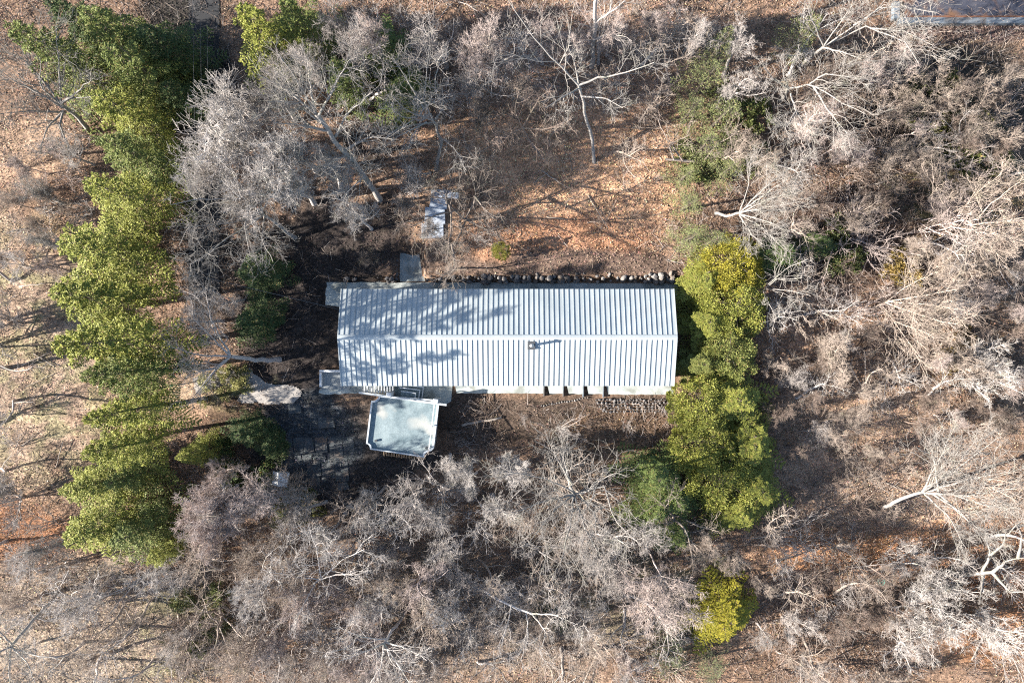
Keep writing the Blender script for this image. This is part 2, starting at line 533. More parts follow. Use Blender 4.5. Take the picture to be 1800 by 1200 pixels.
for side in (-1, 1):
    pm = panel_mesh(side)
    for i in range(NP):
        obj('roof_panel', pm, roof_o, (-RL / 2 + (i + .5) * PW, side * HW, ZE))
m = MB()
cw = .20
for s in (-1, 1):
    m.quadfaces([[(-RL / 2 - .03, 0, ZR + .075), (RL / 2 + .03, 0, ZR + .075), (RL / 2 + .03, s * cw, ZR + .075 - cw * slope), (-RL / 2 - .03, s * cw, ZR + .075 - cw * slope)],
                 [(-RL / 2 - .03, s * cw, ZR + .075 - cw * slope), (RL / 2 + .03, s * cw, ZR + .075 - cw * slope), (RL / 2 + .03, s * cw, ZR - cw * slope), (-RL / 2 - .03, s * cw, ZR - cw * slope)]])
m.build('ridge_cap', M_roof, roof_o)
for s in (-1, 1):
    m = MB()
    for q in (-1, 1):
        m.beam((s * (RL / 2 + .02), q * HW, ZE - .02), (s * (RL / 2 + .02), 0, ZR - .02), .05, .14)
    m.build('rake_trim', M_roof, roof_o)
# flue on the south slope
flx, fly = P(934, 607, 4.1).x + .365, P(934, 607, 4.1).y - .326
flz = ZR - abs(fly) * slope
flue = MB().box((flx, fly, flz + .07), (.64, .66, .16), 0, .02).build('flue_base', M_flash, house)
MB().cyl((flx + .03, fly, flz + .1), .10, .10, .95, 14).build('flue_pipe', M_steel, flue)
m = MB().cyl((flx + .03, fly, flz + 1.0), .17, .17, .03, 16)
m.cyl((flx + .03, fly, flz + 1.03), .17, .05, .10, 16)
m.build('flue_cap', M_steel, flue)

# ------------------------------------------------------------------ paths, gravel strips
def sheet(name, pts, top, thick, mat, label, cat='path'):
    """slab following given photo outline at height top"""
    w = [P(u, v, top) for u, v in pts]
    area = sum(w[i].x * w[(i + 1) % len(w)].y - w[(i + 1) % len(w)].x * w[i].y for i in range(len(w)))
    xy = [(p.x, p.y) for p in w]
    if area < 0: xy.reverse()
    o = MB().prism(xy, top - thick, top).build(name, mat)
    return tag(o, label, cat, kind='structure')
def wob(a, b, n, amp, seed):
    r = random.Random(seed)
    return [(a[0] + (b[0] - a[0]) * i / n + r.uniform(-amp, amp) * (0 < i < n), a[1] + (b[1] - a[1]) * i / n + r.uniform(-amp, amp) * (0 < i < n)) for i in range(n)]
sheet('gravel_path', wob((574, 496), (1192, 498), 40, .8, 1) + wob((1192, 498), (1192, 530), 2, 0, 1) + wob((1192, 530), (604, 540), 4, 0, 2) + wob((604, 540), (572, 536), 6, 1.2, 2) + wob((572, 536), (574, 496), 6, 1.2, 3),
      .08, .5, M_conc, 'pale gravel path running between the house and the boulder wall')
sheet('stub_path', wob((700, 445), (743, 443), 6, 1.2, 4) + wob((743, 443), (747, 494.5), 8, 1.0, 5) + [(747, 494.5), (703, 494.5)] + wob((703, 494.5), (700, 445), 8, 1.0, 6),
      .16, .6, M_conc, 'short pale gravel spur leading up from the path behind the house')
# south gravel strip, stepping down towards the east
sheet('gravel_path', [(598, 650), (762, 650)] + [(795, 668)] + wob((795, 682), (793, 700), 3, 1, 7) + wob((793, 705), (782, 712), 3, 1, 8) + wob((770, 712), (640, 690), 10, .5, 9) + wob((640, 690), (562, 694), 9, 1.2, 10) + [(560, 690), (562, 682), (598, 680)],
      .06, .5, M_conc, 'pale gravel apron in front of the house beside the entrance steps')
steps_e = [(795, 957, .46, 691), (957, 991, .40, 691.5), (991, 1026, .32, 692), (1026, 1061, .21, 692.5), (1061, 1184, .06, 693)]
for k, (a, b, z, vb) in enumerate(steps_e):
    sheet('gravel_terrace', [(a, 655), (b, 655)] + wob((b, vb), (a, vb), max(3, int((b - a) / 8)), .8, 20 + k), z, .6, M_conc,
          ['long pale gravel terrace below the eave left of the four step edges', 'first narrow gravel terrace right of the flue, stepping down', 'second narrow gravel terrace in the stepping row below the eave',
           'third narrow gravel terrace, just before the long right terrace', 'long pale gravel terrace at the right end under the eave'][k], 'terrace')
    if k:
        mbx = P(a, 655, z); mby = P(a, vb + 5, z)
        zz = steps_e[k - 1][2]
        tag(MB().box((mbx.x - .05, (mbx.y + mby.y) / 2, zz - .25), (.09, abs(mbx.y - mby.y), .56)).build('retaining_board', M_bluewall),  # board coloured dark to stand for the shadow of its step
            ['', 'retaining board painted dark as shadow at the first step of the gravel terraces', 'retaining board painted dark as shadow at the second step of the gravel terraces', 'retaining board painted dark as shadow at the third step of the gravel terraces', 'retaining board painted dark as shadow at the last, deepest step of the gravel terraces'][k], 'retaining board')

# planter pit with a white kerb at the left front corner
kerb = tag(empty('planter_box', P(580, 668, 0)), 'gravel filled bed with a white L shaped kerb at the house corner', 'planter')
c0 = kerb.location
def loc(u, v, z, o=c0):
    p = P(u, v, z); return (p.x - o.x, p.y - o.y, p.z - o.z)
m = MB(); a = loc(561.5, 652, .45); b = loc(612, 652, .45)
m.box(((a[0] + b[0]) / 2, a[1], .2), (b[0] - a[0], .17, .5)).build('kerb', M_white, kerb)
a = loc(563.2, 655.2, .45); b = loc(563.2, 680, .45)
MB().box((a[0], (a[1] + b[1]) / 2, .2), (.17, abs(a[1] - b[1]), .5)).build('kerb', M_white, kerb)
a = loc(565, 654, .1); b = loc(615, 684, .1)
MB().box(((a[0] + b[0]) / 2, (a[1] + b[1]) / 2, .06), (b[0] - a[0], a[1] - b[1], .12)).build('gravel_bed', mat_speckle('speckled_gravel', (.14, .16, .17), (.34, .36, .36), 9, 30, .9, .5), kerb)

# curved concrete walk on the left, asphalt lane under the trees, dark pad below
fpz = max(float(terrain(*G(u_, v_).xy)) for u_, v_ in [(425, 655), (440, 680), (480, 690), (520, 695)]) + .05
fp = [(418, 650), (428, 646), (441, 647), (447, 657), (458, 664), (466, 672), (484, 676), (503, 675), (524, 681), (531, 690), (527, 697), (518, 707), (494, 709), (476, 711), (451, 706), (438, 709), (424, 708), (417, 703), (423, 693), (431, 684), (427, 672), (419, 664)]
def draped(name, poly, mat, label, lift, step=2.0):
    def ins(u, v):
        c = False
        for k in range(len(poly)):
            (a, b), (e, d) = poly[k], poly[k - 1]
            if (b > v) != (d > v) and u < (e - a) * (v - b) / (d - b) + a: c = not c
        return c
    V, F, ix = [], [], {}
    us = np.arange(min(p[0] for p in poly), max(p[0] for p in poly), step); vs = np.arange(min(p[1] for p in poly), max(p[1] for p in poly), step)
    def vid(u, v):
        if (u, v) not in ix:
            g = G(u + .8 * math.sin(v * 1.7), v + .8 * math.sin(u * 1.3)); ix[(u, v)] = len(V); V.append((g.x, g.y, g.z + lift))
        return ix[(u, v)]
    for u in us:
        for v in vs:
            if ins(u + step / 2, v + step / 2):
                F.append((vid(u, v + step), vid(u + step, v + step), vid(u + step, v), vid(u, v)))
    return tag(obj(name, make_mesh(name, V, F, mat, True)), label, 'path', kind='structure')
draped('footpath', fp, M_path, 'sunlit irregular patch of worn concrete walk left of the house front', .07)
draped('footpath', [(340, 664), (362, 660), (384, 652), (412, 650), (416, 660), (410, 676), (405, 682), (375, 684), (344, 690)], M_path, 'overgrown start of the worn walk under the leaning grey tree', .05)
lane = [(338, -60), (392, -60), (392, 640), (398, 720), (380, 720), (350, 640), (336, 300)]
lv = []
for v in range(-80, 540, 20):
    lv.append((G(332, v), G(386, v)))
V = []; F = []
for i, (a, b) in enumerate(lv):
    for p in (a, b):
        V.append((p.x, p.y, float(terrain(p.x, p.y)) + .05))
    if i: F.append((2 * i - 2, 2 * i - 1, 2 * i + 1, 2 * i))
lane_o = obj('asphalt_lane', make_mesh('asphalt_lane', V, F, M_asph))
tag(lane_o, 'narrow dark asphalt lane running under the evergreen row', 'lane', kind='structure')

def flag(u0, v0, u1, v1, rot, seed, mat=M_flag, th=.10, lift=.05):
    r = random.Random(seed)
    cu, cv = (u0 + u1) / 2, (v0 + v1) / 2
    pts = []
    for (a, b) in ((u0, v0), (u1, v0), (u1, v1), (u0, v1)):
        a += r.uniform(-1.5, 1.5); b += r.uniform(-1.5, 1.5)
        da, db = a - cu, b - cv
        c, s = math.cos(rot), math.sin(rot)
        pts.append((cu + da * c - db * s, cv + da * s + db * c))
    g = G(cu, cv)
    w = [P(a, b, g.z) for a, b in pts]
    xy = [(p.x, p.y) for p in w]; xy.reverse()
    m = MB().prism(xy, g.z - th, g.z + lift + r.uniform(0, .03))
    es = [e for e in m.bm.edges if all(v_.co.z > g.z for v_ in e.verts)]
    bmesh.ops.bevel(m.bm, geom=es, offset=.02, segments=1, affect='EDGES')
    return m.mesh('flagstone', mat)
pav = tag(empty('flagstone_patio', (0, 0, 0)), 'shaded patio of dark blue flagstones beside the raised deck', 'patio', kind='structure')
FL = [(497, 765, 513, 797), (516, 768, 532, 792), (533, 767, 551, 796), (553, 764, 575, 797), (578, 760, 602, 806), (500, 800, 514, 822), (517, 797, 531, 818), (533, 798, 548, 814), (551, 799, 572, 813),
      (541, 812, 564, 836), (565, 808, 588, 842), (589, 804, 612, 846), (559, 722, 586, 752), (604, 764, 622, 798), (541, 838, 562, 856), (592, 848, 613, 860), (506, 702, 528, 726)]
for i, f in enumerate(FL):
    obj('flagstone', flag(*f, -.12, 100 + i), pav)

slab = tag(empty('slab_walk', (0, 0, 0)), 'broken walk of blue grey slabs under the crooked tree behind the house', 'slab walk', kind='structure')
for i, f in enumerate([(743, 394, 779, 419), (748, 366, 783, 393), (756, 349, 786, 365), (758, 334, 794, 347), (789, 340, 806, 350)]):
    obj('slab', flag(*f, [.0, .06, .1, .12, .05][i], 200 + i, M_slab, .2, .16), slab)

# ------------------------------------------------------------------ raised deck with notched corners
DZ = 1.15
def dp(u, v, z=DZ): p = P(u, v, z); return (p.x, p.y)
gz = float(terrain(*P(705, 745, 0).xy)) - .4
def notch(a, b, c, n=5, inward=1):
    """concave quarter curve from a to c around corner b"""
    out = []
    for i in range(n + 1):
        t = i / n
        th = t * math.pi / 2
        # ellipse centred on the outer corner b
        out.append((b[0] + (a[0] - b[0]) * math.cos(th) + (c[0] - b[0]) * math.sin(th), b[1] + (a[1] - b[1]) * math.cos(th) + (c[1] - b[1]) * math.sin(th)))
    return out
outer_px = notch((653, 704), (655, 692), (667, 694)) + [(773, 702.5)] + [(763, 787)] + notch((758, 792), (759, 803), (746, 803))[0:6] + notch((651, 789), (643, 788), (644, 779))
def shrink(pts, k):
    cu = sum(p[0] for p in pts) / len(pts); cv = sum(p[1] for p in pts) / len(pts)
    return [(cu + (p[0] - cu) * (1 - k), cv + (p[1] - cv) * (1 - k)) for p in pts]
deck = tag(empty('raised_deck', (0, 0, 0)), 'square raised deck with pale border, notched corners and weathered blue grey dapple-painted floor', 'deck')
op = [dp(*p) for p in outer_px]; ip = [dp(*p) for p in shrink(outer_px, .055)]
op.reverse(); ip.reverse()
MB().prism(ip, DZ - .1, DZ - .02).build('deck_floor', M_deck, deck)
MB().ring(op, ip, DZ - .14, DZ + .16).build('border', M_trim, deck)
sk = [dp(*p) for p in shrink(outer_px, .03)]; sk.reverse()
MB().prism(sk, gz, DZ - .13).build('skirt', M_wallw, deck)
# rail along the right and top right, with its two posts
RZ = DZ + .95
def rp(u, v, z): return P(u, v, z)
MB().beam(rp(726, 704, RZ), rp(764, 709.5, RZ), .07, .06).build('rail', M_white, deck)
MB().beam(rp(763.5, 710, RZ - .003), rp(754, 788, RZ - .003), .07, .06).build('rail', M_white, deck)
for (u, v) in [(764, 709.5), (754, 788), (758.5, 750), (726, 704)]:
    a = rp(u, v, RZ - .035)
    MB().box((a.x, a.y, (DZ + .1 + a.z) / 2), (.09, .09, a.z - DZ - .1)).build('rail_post', M_white, deck)
for (u, v) in [(683, 694), (765.5, 705.5)]:
    p = P(u, v, RZ + .08)
    MB().box((p.x, p.y, (RZ + gz) / 2), (.42, .42, RZ - gz + .16), -.12, .03).build('corner_pier', M_trim, deck)
# a dark drain hole and a small pot
for (u, v) in [(661, 774), (750, 786.5)]:
    p = P(u, v, DZ)
    MB().cyl((p.x, p.y, DZ - .05), .09, .11, .2, 12).build('drain', M_flash, deck)
# long beam across the head of the deck
a, b = P(631, 689.5, 1.3), P(785, 711.5, 1.3)
tag(MB().beam(a, b, .16, .2).build('timber_beam', M_trim), 'long pale beam lying across the head of the raised deck', 'beam')
# slatted walkway under the eave
walk = tag(empty('slatted_walkway', (0, 0, 0)), 'slatted pale boardwalk between the eave and the raised deck', 'walkway')
for i in range(11):
    u = 640.5 + i * 5.0
    a, b = P(u, 672, .95), P(u, 691, .95)
    MB().beam(a, b, .085, .06).build('slat', M_white, walk)
a, b = P(637, 688.8, .88), P(694, 692, .88)
MB().beam(a, b, .1, .1).build('bearer', M_wood, walk)
a, b = P(637, 674, .88), P(694, 674, .88)
MB().beam(a, b, .1, .1).build('bearer', M_wood, walk)
# corner steps
st = tag(empty('entrance_steps', (0, 0, 0)), 'three nested pale steps with lit edges painted white in front of the house door', 'steps')
for i, (u0, v0, u1, v1, z) in enumerate([(694, 676, 744, 700, .34), (700, 682, 738, 700, .56), (704, 688, 731, 700, .78)]):
    a, b = P(u0, v0, z), P(u1, v1, z)
    cx, cy = (a.x + b.x) / 2, (a.y + b.y) / 2
    s_o = MB().box((cx, cy, z / 2 + (.05 - i * .002)), (b.x - a.x, a.y - b.y, z - .002), -.13, .015).build('step', M_deck, st)
    e = MB()
    R = Matrix.Rotation(-.13, 3, 'Z')
    hw, hh = (b.x - a.x) / 2, (a.y - b.y) / 2
    c = Vector((cx, cy, 0))
    zt_ = z + .052
    p1 = c + R @ Vector((-hw, hh - .04, zt_)); p2 = c + R @ Vector((hw, hh - .04, zt_)); p3 = c + R @ Vector((hw - .04, hh - .09, zt_)); p4 = c + R @ Vector((hw - .04, -hh, zt_))
    e.beam(p1, p2, .09, .05); e.beam(p3, p4, .09, .05)
    e.build('lit_edge_strip', M_white, s_o)  # white strips paint the sunlit edges onto each step
# split firewood standing along the deck foot
fw = tag(empty('firewood_stack', G(705, 797)), 'row of split firewood lying along the deck foot', 'firewood')
r_ = random.Random(3)
wm = []
for k in range(5):
    m = MB(); m.cyl((0, 0, 0), .075, .075, r_.uniform(.55, .7), 6, (0, 1, 0)); wm.append(m.mesh('log', M_wood))
for i in range(34):
    t = (i % 17) / 16
    o = obj('log', wm[i % 5], fw)
    p = P(673 + 72 * t, 802 + 7 * t, -.5)
    o.location = (p.x - fw.location.x + r_.uniform(-.03, .03), p.y - fw.location.y + r_.uniform(-.06, .06), .08 + (.14 if i > 16 else 0))
    o.rotation_euler = (r_.uniform(-.1, .1), r_.uniform(0, 6), r_.uniform(-.1, .1))

# small white gabled hutch
hz = G(498, 838)
hut = tag(empty('hutch', hz, -.16), 'small white gabled hutch standing in the shade left of the flagstones', 'hutch')
MB().box((0, 0, .45), (1.05, .98, .9)).build('body', M_white, hut)
for s in (-1, 1):
    m = MB(); m.beam((0, 0, 1.28), (s * .68, 0, .88), 1.18, .05); m.build('roof_panel', M_white, hut)
g = MB().quadfaces([[(-.52, .497, .9), (.52, .497, .9), (0, .497, 1.24)], [(-.52, -.497, .9), (.52, -.497, .9), (0, -.497, 1.24)]])
g.build('gable', M_teal, hut)
MB().box((-.30, -.05, 1.14), (.14, .07, .06)).build('vent', M_flash, hut)

# ------------------------------------------------------------------ boulder walls
def stone_mesh(seed, sub=2):
    r = RS(seed); bm = bmesh.new()
    bmesh.ops.create_icosphere(bm, subdivisions=sub, radius=.5)
    k = r.normal(0, 1, (7, 3)); k /= np.linalg.norm(k, axis=1)[:, None]
    cut = r.uniform(.30, .46, 7)
    for v in bm.verts:
        p = np.array(v.co)
        for q, c in zip(k, cut):
            d = p @ q
            if d > c: p = p - q * (d - c) * .9
        p *= 1 + r.normal(0, .03)
        v.co = p
    me = bpy.data.meshes.new('stone'); bm.to_mesh(me); bm.free(); me.materials.append(M_stone)
    return me
stones = [stone_mesh(i, 1 if i % 2 else 2) for i in range(8)]
M_rub = mat_speckle('rubble_and_shaded_stone', (.06, .055, .055), (.17, .16, .155), 2.3, 9, .9, .6)  # dark stone, reused as painted shade at the boulder wall's left end
rubble = [stone_mesh(i + 20, 1) for i in range(5)]
for me_ in rubble: me_.materials[0] = M_rub
def lay_stone(par, p, size, r, pool=None):
    o = obj('stone', r.choice(pool or stones), par)
    o.location = p
    o.rotation_euler = (r.uniform(0, 6), r.uniform(0, 6), r.uniform(0, 6))
    o.scale = (size * r.uniform(.85, 1.25), size * r.uniform(.8, 1.1), size * r.uniform(.75, 1.0))
nw = tag(empty('boulder_wall', (0, 0, 0)), 'low dry wall of rough grey boulders behind the house', 'boulder wall')
r_ = random.Random(11)
u = 578
while u < 1190:
    if u > 748 or (u < 697 and r_.random() < .35):
        s = r_.choice([.30, .44, .55, .72]) * r_.uniform(.85, 1.15) if u > 850 else r_.choice([.25, .4, .55]); pl_ = None if u > 860 else rubble  # left stones take the dark pool, shade put into their colour
        p = P(u, 494 + r_.uniform(-1, 1), .45); lay_stone(nw, (p.x, max(p.y, 5.15) + r_.uniform(-.05, .2), .42), s, r_, pl_)
        p = P(u + r_.uniform(-3, 3), 488 + r_.uniform(-2, 2), .85); lay_stone(nw, (p.x, p.y + r_.uniform(-.1, .15), .84), s * r_.uniform(.6, 1.0), r_, pl_)
        if r_.random() < .45 and u > 930:
            p = P(u + r_.uniform(-3, 3), 482 + r_.uniform(-2, 1), 1.0); lay_stone(nw, (p.x, p.y, 1.0), s * .75, r_)
    u += r_.uniform(6, 13)
for (uu, v0, v1) in [(697, 450, 494), (750, 452, 494)]:
    v = v0
    while v < v1:
        p = P(uu + r_.uniform(-1.5, 1.5), v, .6); lay_stone(nw, (p.x, p.y, .55), r_.uniform(.3, .42), r_, rubble); v += 8
sw = tag(empty('rubble_wall', (0, 0, 0)), 'bank of small dark rubble stones in front of the house, lower right', 'rubble wall')
for row in range(5):
    u = 1048 + row * 3
    while u < 1178:
        s = r_.uniform(.2, .34)
        q = P(u, 703 + row * 5 + r_.uniform(-1.5, 1.5), 0)
        z = float(terrain(q.x, q.y))
        q = P(u, 703 + row * 5 + r_.uniform(-1.5, 1.5), z)
        lay_stone(sw, (q.x, q.y, z + .05), s, r_, rubble)
        u += r_.uniform(5, 7.5)
u = 952
while u < 1035:
    t = (u - 952) / 83
    q = G(u, 713 - t * 15 + r_.uniform(-1, 1)); lay_stone(sw, (q.x, q.y, q.z + .05), r_.uniform(.14, .22), r_); u += 4.5

# ------------------------------------------------------------------ concrete wall upper right
wl = tag(empty('concrete_wall', (0, 0, 0)), 'blue grey L shaped concrete garden wall in the upper right corner', 'garden wall')
a, b = P(1572, 47, 1.0), P(1870, 42, 1.0)
gzw = float(terrain(a.x, a.y)) - .3
MB().box(((a.x + b.x) / 2, a.y + .12, (1.9 + gzw) / 2), (b.x - a.x, .5, 1.9 - gzw), .0, .02).build('wall_run', M_bluewall, wl)
a2 = P(1577, 38, 1.9); b2 = P(1577, 8, 1.9)
MB().box((a2.x, (a2.y + b2.y) / 2 + .25, (1.9 + gzw) / 2 - .004), (.5, b2.y - a2.y, 1.9 - gzw), 0, .02).build('wall_return', M_bluewall, wl)
MB().box(((a.x + b.x) / 2 + .3, a.y + .45, 1.78), (b.x - a.x - .8, .14, .16)).build('board', M_rust, wl)
tag(MB().prism([(a.x + .5, a.y + .3), (b.x, a.y + .3), (b.x, a.y + 9), (a.x + .5, a.y + 9)], .5, float(terrain(a.x + 5, a.y + 4)) + .25).build('terrace_paving', mat_speckle('leafy_dark_paving', (.025, .03, .05), (.06, .06, .075), 1.2, 9, .9, .5, c3=(.15, .08, .045))),
    'dark leaf strewn paving behind the concrete garden wall', 'paving', kind='structure')

# ------------------------------------------------------------------ trees: generators
def unit(v):
    return v / np.maximum(np.linalg.norm(v, axis=-1, keepdims=True), 1e-9)

def grow(r, S, D, L, K, curl, up):
    """random-walk polylines. S (B,3) D (B,3) L (B,) -> (B,K,3)"""
    B = len(S)
    pts = np.empty((B, K, 3)); pts[:, 0] = S
    d = unit(D)
    for i in range(1, K):
        d = unit(d + curl * r.normal(0, 1, (B, 3)) + np.array([0, 0, up]))
        pts[:, i] = pts[:, i - 1] + d * (L / (K - 1))[:, None]
    return pts

def children(r, Pp, Rp, n, t0, t1, a0, a1, ratio, K, curl, up, rr=.55, rmin=.008, taper=.35, lmin=.25, outer=0.0):
    """n side branches per parent polyline"""
    B, Kp, _ = Pp.shape
    pi = np.repeat(np.arange(B), n); N = len(pi)
    t = r.uniform(t0, t1, N); x = t * (Kp - 1); i = np.minimum(x.astype(int), Kp - 2); f = (x - i)[:, None]
    S = Pp[pi, i] * (1 - f) + Pp[pi, i + 1] * f
    T = unit(Pp[pi, i + 1] - Pp[pi, i])
    Rs = Rp[pi, i] * (1 - f[:, 0]) + Rp[pi, i + 1] * f[:, 0]
    perp = unit(np.cross(T, r.normal(0, 1, (N, 3))))
    if outer:
        perp = unit(perp + np.array([0, 0, outer]))
    a = r.uniform(a0, a1, N)[:, None]
    D = np.cos(a) * T + np.sin(a) * perp
    plen = np.linalg.norm(np.diff(Pp, axis=1), axis=2).sum(1)[pi]
    L = np.maximum(plen * ratio * r.uniform(.6, 1.25, N) * (1.15 - .6 * t), lmin)
    C = grow(r, S, D, L, K, curl, up)
    r0 = np.maximum(np.minimum(Rs * .85, Rs * rr * r.uniform(.8, 1.2, N)), rmin)
    R = r0[:, None] * np.linspace(1, taper, K)[None]
    return C, np.maximum(R, rmin * .7)

def tubes(Pp, Rp, sides):
    B, K, _ = Pp.shape
    T = np.empty_like(Pp)
    T[:, 1:-1] = Pp[:, 2:] - Pp[:, :-2]; T[:, 0] = Pp[:, 1] - Pp[:, 0]; T[:, -1] = Pp[:, -1] - Pp[:, -2]
    T = unit(T)
    m = unit(Pp[:, -1] - Pp[:, 0])
    ref = np.where(np.abs(m[:, 2:3]) < .9, np.array([0, 0, 1.0]), np.array([1.0, 0, 0]))
    ref = ref[:, None, :] - (ref[:, None, :] * T).sum(-1, keepdims=True) * T
    Uv = unit(ref); Wv = np.cross(T, Uv)
    an = np.arange(sides) * 2 * np.pi / sides
    V = Pp[:, :, None, :] + Rp[:, :, None, None] * (np.cos(an)[None, None, :, None] * Uv[:, :, None, :] + np.sin(an)[None, None, :, None] * Wv[:, :, None, :])
    base = (np.arange(B) * K * sides)[:, None, None] + (np.arange(K - 1) * sides)[None, :, None]
    s = np.arange(sides)[None, None, :]; s2 = (s + 1) % sides
    F = np.stack([base + s, base + s2, base + s2 + sides, base + s + sides], -1).reshape(-1, 4)
    return V.reshape(-1, 3), F

class Acc:
    def __init__(s): s.V = []; s.F = []; s.n = 0
    def add(s, V, F):
        s.V.append(V); s.F.append(F + s.n); s.n += len(V)
    def mesh(s, name, mat, sm=True):
        return make_mesh(name, np.concatenate(s.V), np.concatenate(s.F), mat, sm)

def ramify(r, acc, limbsP, limbsR, st):
    """secondary, tertiary branches and twigs on limbs"""
    P2, R2 = children(r, limbsP, limbsR, st['n2'], .15, 1.0, .40, 1.1, st['l2'] * 1.12, 7, st['curl'], st['up'], .5, .018, .3)
    acc.add(*tubes(P2, R2, 4))
    P3, R3 = children(r, P2, R2, st['n3'], .12, 1.0, .40, 1.1, st['l3'] * 1.2, 5, st['curl'] * 1.1, st['up'], .6, .0135, .45)
    acc.add(*tubes(P3, R3, 3))
    P4, R4 = children(r, P3, R3, st['n4'], .1, 1.0, .40, 1.1, st['l4'] * 1.3, 4, st['curl'] * 1.2, st['up'], .65, st.get('tw', .0105), .5)
    acc.add(*tubes(P4, R4, 3))

STY = {
    'oak':   dict(n1=10, n2=7, n3=5, n4=4, l2=.52, l3=.52, l4=.58, curl=.27, up=.04),
    'maple': dict(n1=13, n2=8, n3=5, n4=4, l2=.46, l3=.52, l4=.58, curl=.18, up=.08),
    'thin': dict(n1=7, n2=5, n3=3, n4=3, l2=.55, l3=.55, l4=.6, curl=.24, up=.05),
    'fuzzy': dict(n1=14, n2=9, n3=6, n4=4, l2=.44, l3=.50, l4=.60, curl=.13, up=.03, tw=.0095),
    'plume': dict(n1=11, n2=8, n3=5, n4=3, l2=.48, l3=.46, l4=.55, curl=.13, up=.08),
}
def bare_tree_mesh(kind, seed, h=11.0, R=4.0):
    r = RS(seed); st = STY[kind]
    trunk_a, crown_a = Acc(), Acc()
    if kind == 'plume':
        n = 4
        S = np.zeros((n, 3)); S[:, :2] = r.normal(0, .12, (n, 2))
        az = r.uniform(0, 6.28, n)
        D = np.stack([np.cos(az) * .35, np.sin(az) * .35, np.ones(n)], -1)
        TP = grow(r, S, D, r.uniform(.35, .6, n) * h, 7, .06, .02)
        TR = np.linspace(.10, .05, 7)[None].repeat(n, 0)
        trunk_a.add(*tubes(TP, TR, 6))
        LP, LR = children(r, TP, TR, st['n1'] // 2, .3, 1.0, .3, .8, .9, 8, .07, .09, .65, .03)
        E = TP[:, -1]; Ed = unit(TP[:, -1] - TP[:, -2])
        EP = grow(r, E, Ed, np.full(n, h * .45), 8, .08, .06); ER = np.linspace(.05, .015, 8)[None].repeat(n, 0)
    else:
        fh = {'thin': .4, 'oak': .42, 'maple': .5, 'fuzzy': .4}[kind]
        TP = grow(r, np.array([[0, 0, -.15]]), np.array([[r.normal(0, .06), r.normal(0, .06), 1]]), np.array([h * .72]), 10, .19 if kind == 'thin' else .07, .05)
        rr0 = .024 * h * {'thin': .7, 'oak': 1.0, 'maple': .85, 'fuzzy': .6}[kind]
        TR = np.linspace(rr0, rr0 * .28, 10)[None]; TR[0, 0] *= 1.35
        trunk_a.add(*tubes(TP, TR, 8))
        LP, LR = children(r, TP, TR, st['n1'], fh, 1.0, .55 if kind != 'maple' else .35, 1.15 if kind != 'maple' else .85, .62 if kind != 'fuzzy' else .52, 8,
                          {'thin': .16, 'oak': .20, 'maple': .10, 'fuzzy': .10}[kind], {'thin': .06, 'oak': .07, 'maple': .15, 'fuzzy': .06}[kind], .55, .03, .3)
        EP = grow(r, TP[:, -1], TP[:, -1] - TP[:, -2], np.array([h * .28]), 8, .12, .05); ER = np.linspace(rr0 * .28, .02, 8)[None]
    LP = np.concatenate([LP, EP]); LR = np.concatenate([LR, ER])
    crown_a.add(*tubes(LP, LR, 5))
    ramify(r, crown_a, LP, LR, st)
    tm = trunk_a.mesh('trunk', M_bark); cm = crown_a.mesh('crown', M_bark)
    return tm, cm

def bare_shrub_mesh(seed, h=2.6, stems=9):
    r = RS(seed); acc = Acc()
    az = r.uniform(0, 6.28, stems); k = r.uniform(.25, .95, stems)
    D = np.stack([np.cos(az) * k, np.sin(az) * k, np.ones(stems)], -1)
    S = np.zeros((stems, 3)); S[:, :2] = r.normal(0, .15, (stems, 2)); S[:, 2] = -.1
    LP = grow(r, S, D, h * r.uniform(.7, 1.2, stems), 6, .13, .0); LR = np.linspace(.028, .012, 6)[None].repeat(stems, 0)
    acc.add(*tubes(LP, LR, 4))
    P2, R2 = children(r, LP, LR, 6, .2, 1, .3, .9, .5, 4, .2, .05, .6, .010)
    acc.add(*tubes(P2, R2, 3))
    P3, R3 = children(r, P2, R2, 5, .15, 1, .3, .9, .55, 3, .2, .03, .65, .008)
    acc.add(*tubes(P3, R3, 3))
    return acc.mesh('bare_shrub', M_bark)

def leaf_quads(C, D, N, L, W):
    """diamond leaves: centre, direction, normal, length, width"""
    D = unit(D); S = unit(np.cross(D, N))
    n2 = np.cross(S, D)
    fold = n2 * (W * .35)[:, None]
    V = np.stack([C - D * (L * .5)[:, None], C + S * (W * .5)[:, None] + fold, C + D * (L * .5)[:, None], C - S * (W * .5)[:, None] + fold], 1)
    return V.reshape(-1, 3), np.arange(len(C) * 4).reshape(-1, 4)

